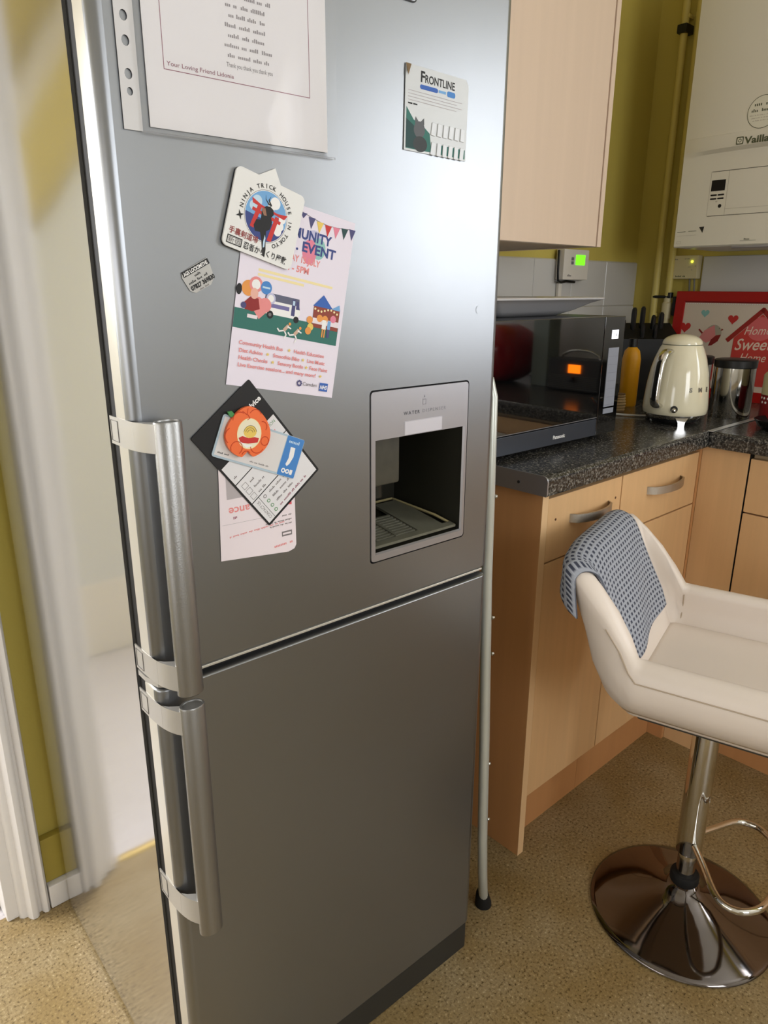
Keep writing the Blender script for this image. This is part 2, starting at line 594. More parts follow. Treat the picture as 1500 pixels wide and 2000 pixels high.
# right wall with the window opening
mb = MB()
y0w, y1w, z0w, z1w = -1.96, -0.46, 1.02, 2.20
mb.box(XW, XW + 0.12, -2.5, y0w, 0, H, PAINT)
mb.box(XW, XW + 0.12, y1w, 1.495, 0, H, PAINT)
mb.box(XW, XW + 0.12, y0w, y1w, 0, z0w, PAINT)
mb.box(XW, XW + 0.12, y0w, y1w, z1w, H, PAINT)
wall_right = struct(mb.build('wall_right'))
mb = MB(); mb.box(XW - 0.010, XW - 0.0005, y1w + 0.001, 1.140, WT + 0.001, 1.352, TILE, 0.002, seg=1)
mb.box(XW - 0.010, XW - 0.0005, -2.39, y1w, WT + 0.001, z0w - 0.001, TILE, 0.002, seg=1)
mb.build('splashback_panel', wall_right)
mb = MB()
for a, b in ((y0w, y0w + 0.05), (y1w - 0.05, y1w), (-1.235, -1.185)):
    mb.box(XW - 0.02, XW + 0.05, a, b, z0w, z1w, WHITE_GLOSS, 0.004)
mb.box(XW - 0.019, XW + 0.049, y0w + 0.001, y1w - 0.001, z0w, z0w + 0.05, WHITE_GLOSS, 0.004)
mb.box(XW - 0.019, XW + 0.049, y0w + 0.001, y1w - 0.001, z1w - 0.05, z1w, WHITE_GLOSS, 0.004)
mb.box(XW - 0.019, XW + 0.049, y0w + 0.001, -1.19, 1.80, 1.84, WHITE_GLOSS, 0.004)
struct(mb.build('window_1'))
mb = MB(); mb.box(-1.62, -1.5, -2.5, 1.495, 0, H, NEUTRAL)
struct(mb.build('wall_left'))
mb = MB()
for a, b in ((0.14, 0.20), (0.90, 0.96)):
    mb.box(-1.50, -1.44, a, b, 0.0, 2.05, WHITE_GLOSS, 0.004)
mb.box(-1.499, -1.441, 0.14, 0.96, 1.95, 2.05, WHITE_GLOSS, 0.004)
mb.box(-1.499, -1.441, 0.14, 0.96, 0.0, 0.28, WHITE_GLOSS, 0.004)
struct(mb.build('door_2'))
mb = MB()
mb.box(-1.6, -0.36, -2.52, -2.4, 0, H, NEUTRAL); mb.box(0.76, 2.58, -2.52, -2.4, 0, H, NEUTRAL)
mb.box(-0.36, 0.76, -2.52, -2.4, 0, 1.03, NEUTRAL); mb.box(-0.36, 0.76, -2.52, -2.4, 2.07, H, NEUTRAL)
struct(mb.build('wall_front'))
mb = MB()
for a, b in ((-0.36, -0.31), (0.71, 0.76), (0.18, 0.22)):
    mb.box(a, b, -2.42, -2.35, 1.03, 2.07, WHITE_GLOSS, 0.004)
mb.box(-0.36, 0.76, -2.419, -2.351, 1.03, 1.08, WHITE_GLOSS, 0.004)
mb.box(-0.36, 0.76, -2.419, -2.351, 2.02, 2.07, WHITE_GLOSS, 0.004)
struct(mb.build('added_window'))  # unseen window frame added around the rear fill light
# the hall beyond the doorway, seen mirrored in the side of the fridge
mb = MB(); mb.box(-1.3, 1.2, 2.43, 2.53, 0, H, PAINT)
struct(mb.build('wall_hall_back'))
mb = MB(); mb.box(-1.32, -1.2, 1.495, 2.53, 0, H, CEIL)
struct(mb.build('wall_hall_left'))
mb = MB(); mb.box(1.1, 1.2, 1.495, 2.43, 0, H, PAINT)
struct(mb.build('wall_hall_right'))
mb = MB(); mb.box(-1.2, 1.1, 2.405, 2.43, 0, 0.27, WHITE_GLOSS, 0.004)
struct(mb.build('baseboard_hall'))
mb = MB(); mb.prism([(0.82, 0.272), (-0.846, 2.418), (-1.19, 2.418), (-1.19, 0.272)], 2.412, 2.43, mat('hall_white', (214, 216, 220), 0.5), axis='y')
mb.prism([(0.60, 0.62), (0.60, 0.74), (-0.43, 2.395), (-0.50, 2.395)], 2.40, 2.43, WHITE_GLOSS, axis='y')
struct(mb.build('trim_2'))

# door surround
prof = [(0.234, YW), (0.234, 1.372), (0.240, 1.366), (0.247, 1.3655), (0.249, 1.358), (0.254, 1.350), (0.262, 1.349),
        (0.267, 1.353), (0.269, 1.361), (0.274, 1.362), (0.278, 1.352), (0.284, 1.350), (0.289, 1.354), (0.290, 1.362), (0.290, YW)]
mb = MB()
mb.prism(prof, 0.0, 2.06, WHITE_GLOSS, smooth=True)
t1 = struct(mb.build('trim_1', sharp=50))
mb = MB()
mb.box(0.212, 0.236, YW - 0.008, YW + 0.12, 0.0, 2.03, WHITE_GLOSS, 0.003)
mb.box(0.196, 0.212, YW + 0.045, YW + 0.075, 0.0, 2.03, WHITE_GLOSS, 0.003)
mb.box(-0.60, 0.213, YW - 0.008, YW + 0.12, 2.005, 2.029, WHITE_GLOSS, 0.003)
mb.box(-0.61, -0.585, YW - 0.008, YW + 0.12, 0.0, 2.03, WHITE_GLOSS, 0.003)
struct(mb.build('door_1'))
mb = MB()
mb.tube([(-0.585, 1.40, 0.0), (-0.2, 1.40, 0.001), (0.196, 1.40, 0.0)], 0.011, BRASS, 10, flat=0.6)
struct(mb.build('trim_3'))
mb = MB()
mb.box(0.2915, 1.06, 1.366, YW, 0.056, 0.163, SKIRT, 0.003)
sk = struct(mb.build('baseboard_back'))
mb = MB()
mb.box(0.2915, 1.06, 1.352, YW, 0.0, 0.055, WHITE_GLOSS, 0.003)
mb.build('skirting_foot', sk)

# ================================================================== FRIDGE FREEZER
DF = R(1.8432)
FO = Vector((0.305, 0.787, 0))
FX = Matrix.Translation(FO) @ Matrix.Rotation(-DF, 4, 'Z')
fridge = empty('fridge_freezer', FO, -DF, 'tall silver fridge freezer with water dispenser and papers on its upper door', 'fridge')
FD = 0.064       # door face, in front of the body
DW = 0.572
# body: rounded rear corner, glossy lacquered side
NX0, NX1, NZ0, NZ1 = 0.316, 0.516, 0.872, 1.126      # niche behind the dispenser
rear = [(DW, 0.548)] + arc(0.007, 0.541, 0.007, 90, 180, 4)
mb = MB()
mb.prism([(0.0, 0.0), (DW, 0.0)] + rear, 0.012, NZ0, SILVER_SIDE)
mb.prism([(0.0, 0.0), (NX0, 0.0), (NX0, 0.10), (NX1, 0.10), (NX1, 0.0), (DW, 0.0)] + rear, NZ0, NZ1, SILVER_SIDE)
mb.prism([(0.0, 0.0), (DW, 0.0)] + rear, NZ1, 1.80, SILVER_SIDE)
mb.build('body', fridge, 20)
mb = MB()
for x0_, x1_, za, zb in ((0.004, DW - 0.004, 0.03, NZ0), (0.004, NX0, NZ0, NZ1), (NX1, DW - 0.004, NZ0, NZ1), (0.004, DW - 0.004, NZ1, 1.79)):
    mb.box(x0_, x1_, -0.0245, -0.0005, za, zb, GASKET)
mb.build('gasket', fridge)
mb = MB(); mb.box(0.006, DW - 0.006, -0.060, -0.0255, 0.0, 0.062, mat('plinth_dark', (44, 43, 40), 0.5), 0.004)
mb.build('plinth', fridge)

def door(name, z0, z1, hole=None):
    bm = bmesh.new()
    r = 0.013
    def loop(y, ins):
        zi = ins * 0.22
        pts = rrect(0.0 + ins, DW - ins, z0 + zi, z1 - zi, max(0.004 - ins * 0.15, 0.0015), 3)
        return [bm.verts.new((p[0], y, p[1])) for p in pts]
    loops = [loop(-0.0255, 0.001), loop(-0.0265, 0.0)]
    for k in range(7):
        a = R(90 * k / 6)
        loops.append(loop(-(FD - r) - r * math.sin(a), r * (1 - math.cos(a))))
    n = len(loops[0])
    side_faces = []
    for A, B in zip(loops[:-1], loops[1:]):
        for i in range(n):
            side_faces.append(bm.faces.new([A[i], A[(i + 1) % n], B[(i + 1) % n], B[i]]))
    if not hole:
        bm.faces.new(loops[0])
    for f in side_faces:
        f.smooth = True
    if hole:
        hx0, hx1, hz0, hz1 = hole
        hv = [bm.verts.new((p[0], -FD, p[1])) for p in rrect(hx0, hx1, hz0, hz1, 0.006, 3)]
        eds = [bm.edges.get((loops[-1][i], loops[-1][(i + 1) % n])) for i in range(n)]
        eds += [bm.edges.new((hv[i], hv[(i + 1) % len(hv)])) for i in range(len(hv))]
        bmesh.ops.triangle_fill(bm, use_beauty=True, edges=eds)
        ring = [bm.verts.new((v.co.x, -FD + 0.035, v.co.z)) for v in hv]
        for i in range(len(hv)):
            bm.faces.new([hv[i], hv[(i + 1) % len(hv)], ring[(i + 1) % len(hv)], ring[i]])
    else:
        bm.faces.new(loops[-1])
    bmesh.ops.recalc_face_normals(bm, faces=bm.faces)
    bm.normal_update()
    for f in bm.faces:
        if abs(f.normal.y) > 0.9995:
            f.smooth = False
    bmesh.ops.split_edges(bm, edges=[e for e in bm.edges if len(e.link_faces) == 2 and sum(abs(f.normal.y) > 0.9995 for f in e.link_faces) == 1])
    me = bpy.data.meshes.new(name)
    # edge faces carry the paler side finish
    for f in bm.faces:
        c = f.calc_center_median()
        f.material_index = 1 if (c.y > -(FD - r) and c.x < 0.002) else 0
    bm.to_mesh(me); bm.free()
    me.materials.append(SILVER); me.materials.append(DOORSIDE)
    me.set_sharp_from_angle(angle=R(40))
    o = bpy.data.objects.new(name, me)
    COL.objects.link(o); o.parent = fridge
    return o

HX0, HX1, HZ0, HZ1 = 0.3205, 0.5112, 0.877, 1.1212
upper = door('upper_door', 0.8115, 1.79, (HX0, HX1, HZ0, HZ1))
upper['label'] = 'upper silver door with dispenser and papers'
lower = door('lower_door', 0.066, 0.7985)
lower['label'] = 'plain silver lower freezer door'
mb = MB(); mb.box(0.010, DW - 0.010, -0.050, -0.0255, 0.7985, 0.8115, DARKGAP)
mb.build('door_gap', fridge)
mb = MB(); mb.box(0.006, DW - 0.012, -0.0625, -0.052, 0.8072, 0.8110, DOORSIDE, 0.001)
mb.build('door_bottom_trim', fridge)

# water dispenser
OX0, OX1, OZ0, OZ1 = 0.3300, 0.5045, 0.8890, 1.0535
disp = empty('water_dispenser', (0, 0, 0)); disp.parent = fridge
del_keys = None
g = 0.0022
mb = MB()
bm = bmesh.new()
def vloop(pts, y): return [bm.verts.new((p[0], y, p[1])) for p in pts]
yo = -FD - 0.0008
o1 = vloop(rrect(HX0 + g, HX1 - g, HZ0 + g, HZ1 - g, 0.005, 3), yo)
o0 = vloop(rrect(HX0 + g, HX1 - g, HZ0 + g, HZ1 - g, 0.005, 3), yo + 0.02)
i1 = vloop([(OX0, OZ0), (OX1, OZ0), (OX1, OZ1), (OX0, OZ1)], yo)
i0 = vloop([(OX0 + .002, OZ0 + .002), (OX1 - .002, OZ0 + .002), (OX1 - .002, OZ1), (OX0 + .002, OZ1)], yo + 0.003)
for A, B in ((o0, o1), (i1, i0)):
    for k in range(len(A)):
        bm.faces.new([A[k], A[(k + 1) % len(A)], B[(k + 1) % len(B)], B[k]])
eds = [bm.edges.get((o1[k], o1[(k + 1) % len(o1)])) for k in range(len(o1))]
eds += [bm.edges.get((i1[k], i1[(k + 1) % len(i1)])) for k in range(len(i1))]
bmesh.ops.triangle_fill(bm, use_beauty=True, edges=eds)
mb.bm(bm, DISP_FRAME)
mb.build('dispenser_frame', disp)
mb = MB()
yb = 0.070       # back of the recess
yf = yo + 0.003
P = [(OX0, yf, OZ0), (OX1, yf, OZ0), (OX1, yf, OZ1), (OX0, yf, OZ1),
     (OX0 + .022, yb, OZ0 + .022), (OX1 - .022, yb, OZ0 + .022), (OX1 - .022, yb, OZ1), (OX0 + .022, yb, OZ1)]
mb.add(P, [(4, 5, 6, 7), (0, 1, 5, 4), (1, 2, 6, 5), (2, 3, 7, 6), (3, 0, 4, 7)], DISP_IN)
mb.build('recess', disp)
mb = MB()
mb.box(OX0 + 0.024, OX0 + 0.076, -0.03, 0.025, 0.976, 1.050, mat('nozzle_grey', (66, 64, 54), 0.4, vary=0.3, vscale=(60, 60, 60)), 0.004)
mb.lathe([(0.012, 0), (0.012, 0.022), (0.014, 0.026)], DISP_IN, 16, Matrix.Translation((OX0 + 0.050, -0.002, 0.953)))
mb.build('nozzle', disp)
mb = MB()
ty = lambda y: OZ0 + 0.004 + (y - yf) / (yb - yf) * 0.020
def slab(x0, x1, ya, yb_, t, m, lift=0.0):
    mb.add([(x0, ya, ty(ya) + lift), (x1, ya, ty(ya) + lift), (x1, yb_, ty(yb_) + lift), (x0, yb_, ty(yb_) + lift),
            (x0, ya, ty(ya) + lift + t), (x1, ya, ty(ya) + lift + t), (x1, yb_, ty(yb_) + lift + t), (x0, yb_, ty(yb_) + lift + t)],
           [(0, 3, 2, 1), (4, 5, 6, 7), (0, 1, 5, 4), (1, 2, 6, 5), (2, 3, 7, 6), (3, 0, 4, 7)], m)
slab(OX0 + 0.006, OX1 - 0.006, yf + 0.004, yf + 0.016, 0.004, DISP_TRAY, 0.001)
slab(OX1 - 0.075, OX1 - 0.024, yf + 0.016, yb - 0.012, 0.004, DISP_TRAY, 0.001)
for k in range(9):
    ya = yf + 0.019 + k * 0.0072
    slab(OX0 + 0.020, OX1 - 0.078, ya, ya + 0.0038, 0.004, DISP_TRAY, 0.001)
slab(OX0 + 0.055, OX0 + 0.060, yf + 0.016, yf + 0.082, 0.005, DISP_TRAY, 0.001)
mb.build('drip_grille', disp)
mb = MB()
mb.tube([(OX0 + .03, yb - .004, OZ0 + .028), (OX0 + .08, yb - .003, OZ0 + .0275), (OX1 - .03, yb - .004, OZ0 + .028), (OX1 - .014, -0.02, OZ0 + .017), (OX1 - .006, yf + .012, OZ0 + .008)], 0.0022, LIME, 6)
mb.build('limescale_line', disp)
mb = MB()
mb.box(0.3822, 0.4552, yo - 0.0012, yo + 0.003, 1.0540, 1.0738, mat('paddle_silver', (204, 202, 210), 0.4, 0.4), 0.0008, seg=1)
mb.build('paddle', disp)
FP = Matrix.Rotation(PI / 2, 4, 'X')        # card plane: x right, y up, z towards the room
p = Print(0)
p.text('WATER', 0.3805, 1.0828, 0.0066, mat('print_dark', (70, 70, 76), 0.5), bold=0.015, width=0.0305, spacing=1.35)
p.text('DISPENSER', 0.4165, 1.0832, 0.0066, mat('print_mid', (128, 128, 134), 0.5), width=0.046, spacing=1.35)
p.frame(0.4165, 0.4225, 1.0945, 1.1015, 0.0006, PRINTGREY)
p.poly([(0.4195, 1.1078), (0.4207, 1.1050), (0.4195, 1.1038), (0.4183, 1.1050)], PRINTGREY)
w = p.build(disp, 'dispenser_print')
w.matrix_local = Matrix.Translation((0, yo - 0.0002, 0)) @ FP
# badge at the top of the door
p = Print(0)
p.mb.prism(rrect(0.352, 0.3935, 1.572, 1.592, 0.005, 4), 0.0, 0.0016, BLACK)
p.z = 0.0017
p.poly(rrect(0.3535, 0.392, 1.5735, 1.5905, 0.004, 4), ALU)
p.poly(rrect(0.357, 0.3885, 1.5770, 1.5870, 0.003, 4), BLACK)
w = p.build(fridge, 'brand_badge')
w.matrix_local = Matrix.Translation((0, -FD - 0.0001, 0)) @ FP

def handle(z0, z1, s0, s1, name):
    """upright oval bar carried by two curved straps that wrap the door edge; s0, s1 strap spans"""
    h = empty(name, (0, 0, 0)); h.parent = fridge
    bx, by = 0.0275, -0.093
    n = 28
    mb = MB()
    prof = []
    def ell(rx, ry): return [(bx + rx * math.cos(2 * PI * i / n), by + ry * math.sin(2 * PI * i / n)) for i in range(n)]
    vs, fs = [], []
    lv = [(0.0135, 0.0095, z0), (0.0155, 0.0115, z0 + 0.002), (0.0155, 0.0115, z1 - 0.002), (0.0148, 0.0108, z1), (0.0128, 0.009, z1), (0.0125, 0.0088, z1 - 0.0015)]
    for rx, ry, z in lv:
        vs += [(x, y, z) for x, y in ell(rx, ry)]
    for j in range(len(lv) - 1):
        for i in range(n):
            fs.append([j * n + i, j * n + (i + 1) % n, (j + 1) * n + (i + 1) % n, (j + 1) * n + i])
    fs.append(list(range(n))[::-1]); fs.append([(len(lv) - 1) * n + i for i in range(n)])
    mb.add(vs, fs, HANDLE, True)
    mb.build('grip_bar', h)
    for a, b in (s0, s1):
        cpts = []
        P0, P1, P2, P3 = (-0.0016, -0.010), (-0.0016, -0.055), (-0.001, -0.083), (0.018, -0.1015)
        for i in range(15):
            t = i / 14
            x = (1 - t) ** 3 * P0[0] + 3 * t * (1 - t) ** 2 * P1[0] + 3 * t * t * (1 - t) * P2[0] + t ** 3 * P3[0]
            y = (1 - t) ** 3 * P0[1] + 3 * t * (1 - t) ** 2 * P1[1] + 3 * t * t * (1 - t) * P2[1] + t ** 3 * P3[1]
            cpts.append((x, y))
        inner = [(-0.0002, -0.010), (-0.0002, -0.045), (0.001, -0.066), (0.007, -0.074), (0.020, -0.0835)]
        mb = MB()
        mb.prism(cpts + inner[::-1], a, b, HANDLE_PL, smooth=True)
        s = mb.build('strap', h, 30)
        mb = MB()
        x = -0.0022
        pts = [(-0.013, a + 0.004), (-0.032, a + 0.004), (-0.032, b - 0.004), (-0.013, b - 0.004)]
        for (y1, zz1), (y2, zz2) in zip(pts, pts[1:] + pts[:1]):
            mb.box(x, x + 0.0008, min(y1, y2) - 0.0002, max(y1, y2) + 0.0002, min(zz1, zz2) - 0.0002, max(zz1, zz2) + 0.0002, mat('cap_line', (110, 106, 102), 0.5))
        mb.build('screw_cap', s)
    return h
h1 = handle(0.8005, 1.1185, (1.0862, 1.1168), (0.809, 0.8405), 'upper_handle')
h2 = handle(0.4500, 0.7855, (0.7505, 0.7815), (0.4700, 0.5060), 'lower_handle')
mb = MB()
mb.prism([(-0.0015, -0.012), (-0.0015, -0.034), (0.004, -0.056), (0.022, -0.069), (0.045, -0.066), (0.045, -0.052), (0.02, -0.05), (0.012, -0.03), (0.012, -0.012)], 0.7995, 0.8065, HANDLE_PL, smooth=True)
mb.build('hinge_bracket', fridge)
mb = MB()
mb.lathe([(0.0, 0.0), (0.0045, -0.0003), (0.006, 0.0002)], SILVER, 14, Matrix.Translation((0.525, -FD - 0.0002, 1.2204)) @ Matrix.Rotation(PI / 2, 4, 'X'))
mb.build('dent_mark', fridge)

# ================================================================== PAPERS ON THE FRIDGE DOOR
def on_door(u, z, ang=0.0, lift=0.0008):
    return FX @ Matrix.Translation((u, -FD - lift, z)) @ FP @ Matrix.Rotation(R(ang), 4, 'Z')

def card(name, label, cat, u, z, ang, poly, thick, m, lift=0.0008, group=None):
    mb = MB()
    mb.prism(poly, 0, thick, m)
    o = mb.build(name)
    o.matrix_world = on_door(u, z, ang, lift)
    return tag(o, label, cat, group)

# clear wallet with a punched strip, and the poem inside it
poem = card('poem_sheet', 'printed poem sheet with thin maroon border inside clear wallet', 'paper', 0.1532, 1.5455, 0,
            [(-0.105, -0.1485), (0.105, -0.1485), (0.105, 0.1485), (-0.105, 0.1485)], 0.0003, mat('poem_paper', (240, 236, 236), 0.75), 0.0018)
p = Print(0.0004)
fx0, fx1, fz0 = -0.0865, 0.082, -0.0965
p.line([(fx0, 0.12), (fx0, fz0), (fx1, fz0), (fx1, 0.12), (fx0, 0.12)], 0.0007, MAROON)
poem_lines = ['Thank you thank you thank you', 'For all the little things you did', 'For all the kind words shared', 'For holding my hand at night',
              'For being my friend always', 'To the one who never tires', 'And listens to my tales', 'Thanks for your patience', 'For the smile you bring', 'In every single day', 'For being a true friend', 'Thank you']
for i, s in enumerate(poem_lines):
    p.text(s, 0.008, -0.083 + i * 0.0088, 0.0060, INKGREY, 0, 'C', 0.0, 0.054) if i == 0 else p.scribble(0.008, -0.083 + i * 0.0088, 0.044 + 0.012 * ((i * 7) % 5) / 4, 0.0038, mat('poem_ink', (150, 143, 144), 0.7), 0, 'C')
p.text('Your Loving Friend Lidonia', fx0 + 0.003, fz0 + 0.0035, 0.0056, MAROON, width=0.072)
p.build(poem)
wallet = empty('plastic_wallet', (0, 0, 0), 0, 'clear punched plastic wallet hanging over poem at door top', 'wallet')
wallet.matrix_world = on_door(0.0, 0.0, 0, 0.0008)
bm = bmesh.new()
ox = [bm.verts.new((x, y, 0.0012)) for x, y in [(0.0222, 1.392), (0.0405, 1.392), (0.0405, 1.70), (0.0222, 1.70)]]
eds = [bm.edges.new((ox[i], ox[(i + 1) % 4])) for i in range(4)]
for hz, hr in ((1.486, 0.0046), (1.466, 0.0046), (1.439, 0.0046), (1.4245, 0.0036), (1.55, 0.0046), (1.60, 0.0046), (1.64, 0.0046)):
    hv = [bm.verts.new((x, y, 0.0012)) for x, y in circ(0.031, hz, hr * 0.8, 12, hr)]
    eds += [bm.edges.new((hv[i], hv[(i + 1) % 12])) for i in range(12)]
bmesh.ops.triangle_fill(bm, use_beauty=True, edges=eds)
mb = MB(); mb.bm(bm, mat('wallet_strip', (206, 204, 204), 0.45)); mb.build('punched_strip', wallet)
# front film with a soft crease running to the lower edge
nx, ny = 24, 30
vs, fs = [], []
for j in range(ny + 1):
    for i in range(nx + 1):
        x = 0.0405 + (0.2675 - 0.0405) * i / nx
        y = 1.3895 + (1.70 - 1.3895) * j / ny + 0.004 * (i / nx)
        cx = 0.196 + 0.03 * max(0, y - 1.44) / 0.1
        zc = 0.011 * math.exp(-((x - cx) / 0.012) ** 2) * max(0.15, 1 - abs(y - 1.42) / 0.10)
        zc += 0.005 * math.exp(-((x - 0.26) / 0.02) ** 2) + 0.0015 * math.sin(x * 60) * math.sin(y * 35)
        vs.append((x, y, 0.0038 + max(0, zc)))
for j in range(ny):
    for i in range(nx):
        a = j * (nx + 1) + i
        fs.append([a, a + 1, a + nx + 2, a + nx + 1])
mb = MB(); mb.add(vs, fs, WALLET, True); mb.build('front_film', wallet)
mb = MB(); mb.box(0.0405, 0.2675, 1.3905, 1.3925, 0.0008, 0.0036, WALLET); mb.build('bottom_weld', wallet)

# FRONTLINE sticker card
fl = card('sticker_card', 'white and teal FRONTLINE sticker card near top right of door', 'sticker card', 0.4313, 1.4598, -1.2,
          [(-0.055, -0.0475), (0.055, -0.0475), (0.055, 0.0405), (0.050, 0.0475), (-0.055, 0.0475)], 0.0006, mat('sticker_card_stock', (196, 198, 198), 0.3))
p = Print(0.0007)
p.text('F', -0.030, 0.0315, 0.0165, INK, bold=0.03)
p.text('RONTLINE', -0.0225, 0.0315, 0.0125, INK, bold=0.02, width=0.052)
p.poly(rrect(-0.031, 0.000, 0.0235, 0.0285, 0.0024, 3), NHSBLUE)
p.poly(rrect(0.016, 0.031, 0.0225, 0.0290, 0.0026, 3), BLUE)
p.rect(0.001, 0.0245, 0.013, 0.003, SKY)
for i, y in enumerate((0.0195, 0.016, 0.0125, 0.009)):
    p.line([(-0.050, y), (0.044 - 0.01 * (i % 2), y - 0.0004)], 0.0006, INKFAINT)
p.rect(-0.050, 0.0045, 0.007, 0.0016, INK); p.rect(-0.0415, 0.0045, 0.007, 0.0016, INK)
p.poly([(-0.0525, 0.001), (-0.040, -0.012), (-0.022, -0.018), (-0.012, -0.024), (-0.008, -0.045), (-0.0525, -0.045)], TEAL)
p.poly([(-0.0525, -0.012), (-0.040, -0.018), (-0.030, -0.028), (-0.020, -0.044), (-0.0525, -0.044)], DTEAL)
p.circ(-0.030, -0.022, 0.0095, mat('cat_grey', (96, 98, 102), 0.7))
p.poly([(-0.038, -0.016), (-0.037, -0.008), (-0.032, -0.0125)], mat('cat_grey', (96, 98, 102)))
p.poly([(-0.028, -0.0125), (-0.0225, -0.008), (-0.022, -0.016)], mat('cat_grey', (96, 98, 102)))
p.circ(-0.028, -0.038, 0.012, mat('cat_dark', (64, 68, 70), 0.7), 0.009)
p.rect(0.004, -0.0455, 0.049, 0.011, TEAL)
p.build(fl)
for r_, y in ((0, -0.018), (1, -0.0405)):
    for c_ in range(6):
        mb = MB()
        x = -0.006 + c_ * 0.0105
        mb.box(x - 0.0037, x + 0.0037, y - 0.0075, y + 0.0075, 0.0009, 0.0018, mat('peel_label', (206, 208, 210), 0.3), 0.0004,
               Matrix.Translation((x, y, 0)) @ Matrix.Rotation(R(random.uniform(-9, -2)), 4, 'Z') @ Matrix.Translation((-x, -y, 0)), 1)
        mb.build('peel_label', fl)
mb = MB(); mb.add([(-0.055, 0.0475, 0.0008), (-0.046, 0.0475, 0.0008), (-0.053, 0.034, 0.0035)], [(0, 1, 2)], mat('curl_brown', (120, 96, 66), 0.6)); mb.build('curled_corner', fl)

# community event poster
po = card('event_poster', 'community event poster with van, stall and bunting under ninja magnet', 'poster', 0.2053, 1.2353, -11,
          [(-0.0745, -0.105), (0.0745, -0.105), (0.0745, 0.105), (-0.0745, 0.105)], 0.0003, mat('poster_paper', (228, 220, 232), 0.6))
p = Print(0.0004)
p.circ(0.018, 0.070, 0.013, LILAC); p.circ(0.026, 0.064, 0.010, MINT, 0.012); p.circ(0.014, 0.058, 0.010, PINK, 0.014)
p.text('COMMUNITY', 0.0435, 0.0705, 0.0150, NAVY, 0, 'R', 0.035, width=0.088)
p.text('. EVENT', 0.0515, 0.0570, 0.0150, NAVY, 0, 'R', 0.035, width=0.0565)
p.text('DAY 15 JULY', 0.0310, 0.0440, 0.0098, CORAL, 0, 'R', 0.03, width=0.047)
p.text('M - 5PM', 0.0165, 0.0330, 0.0098, CORAL, 0, 'R', 0.03, width=0.034)
p.rect(-0.050, 0.0235, 0.103, 0.0028, PALEYEL); p.rect(-0.050, 0.0185, 0.062, 0.0028, PALEYEL)
fl_pts = [(0.0, 0.098), (0.012, 0.0955), (0.024, 0.0935), (0.036, 0.0925), (0.048, 0.0932), (0.060, 0.0948), (0.0715, 0.0965)]
p.line([(-0.02, 0.1015)] + fl_pts, 0.0007, INKGREY)
for i, c in enumerate([INDIGO, INDIGO, YEL, RED, PINK, DTEAL, INDIGO]):
    x, y = fl_pts[i]
    hh = 0.006 if i == 0 else 0.0125
    p.poly([(x - 0.0052, y), (x, y - hh), (x + 0.0048, y + 0.0003)], c)
p.rect(-0.0745, -0.0415, 0.1440, 0.0215, TEAL)
# bus
p.poly([(-0.040, -0.020), (0.006, -0.020), (0.0115, -0.014), (0.0085, 0.003), (-0.036, 0.003)], WHITEINK)
p.poly([(-0.037, 0.003), (0.0085, 0.003), (0.0095, -0.005), (-0.038, -0.005)], mat('slate_ink', (92, 94, 116), 0.6))
p.rect(-0.036, -0.0125, 0.032, 0.0045, mat('violet_ink', (112, 106, 158), 0.6))
p.rect(-0.001, -0.017, 0.005, 0.0185, INDIGO)
p.rect(0.0, -0.005, 0.003, 0.005, PALEBLUE); p.poly([(0.005, 0.0), (0.008, 0.0), (0.0105, -0.009), (0.005, -0.009)], INDIGO)
p.circ(-0.029, -0.0205, 0.0045, INK); p.circ(-0.029, -0.0205, 0.002, INKGREY); p.circ(0.0068, -0.0205, 0.0038, INK)
# balloons and heart
p.circ(-0.0715, 0.0, 0.0035, INK, 0.006)
for x, y, r_, c in [(-0.060, 0.003, 0.0085, ORANGEINK), (-0.051, 0.0085, 0.0085, CORAL), (-0.0375, 0.0075, 0.0072, BLUE), (-0.030, -0.003, 0.0062, LILAC)]:
    p.circ(x, y, r_, c)
p.circ(-0.051, 0.0085, 0.0055, WHITEINK); p.rect(-0.0425, 0.0065, 0.010, 0.002, PALEBLUE); p.circ(-0.030, -0.003, 0.004, WHITEINK)
p.circ(-0.0465, -0.0125, 0.0085, CORAL); p.circ(-0.0365, -0.0115, 0.0080, CORAL); p.poly([(-0.054, -0.016), (-0.029, -0.014), (-0.043, -0.028)], CORAL)
p.poly([(-0.064, -0.013), (-0.056, -0.005), (-0.046, -0.006), (-0.043, -0.017), (-0.052, -0.021), (-0.062, -0.020)], DKRED)
p.circ(-0.052, -0.0015, 0.005, mat('skin_ink', (228, 176, 160), 0.7), 0.006)
p.circ(-0.064, -0.016, 0.0035, INDIGO); p.rect(-0.058, -0.0285, 0.013, 0.004, PAPER_PINK)
# stall
p.rect(0.0300, -0.0245, 0.0385, 0.026, BROWN)
p.poly([(0.0285, 0.0), (0.042, 0.0145), (0.058, 0.0)], NHSBLUE); p.poly([(0.055, 0.0), (0.067, 0.007), (0.069, 0.0)], SKY)
for k in range(8):
    p.circ(0.032 + k * 0.0047, -0.0030 - 0.002 * math.sin(k), 0.0014, PALEYEL, n=8)
p.rect(0.030, -0.020, 0.0385, 0.0065, PAPER_PINK)
for x, y, c in [(0.026, -0.017, ORANGEINK), (0.028, -0.025, YEL), (0.040, -0.013, ORANGEINK), (0.048, -0.013, ORANGEINK), (0.060, -0.011, PINK), (0.0255, -0.030, ORANGEINK)]:
    p.circ(x, y, 0.0044, c, n=12)
p.rect(0.0445, -0.0250, 0.0062, 0.0110, WHITEINK); p.rect(0.0452, -0.0345, 0.0018, 0.0100, ORANGEINK); p.rect(0.0484, -0.0345, 0.0018, 0.0100, ORANGEINK)
p.rect(0.0525, -0.0240, 0.0045, 0.010, SKY); p.rect(0.0527, -0.034, 0.0040, 0.0100, INDIGO)
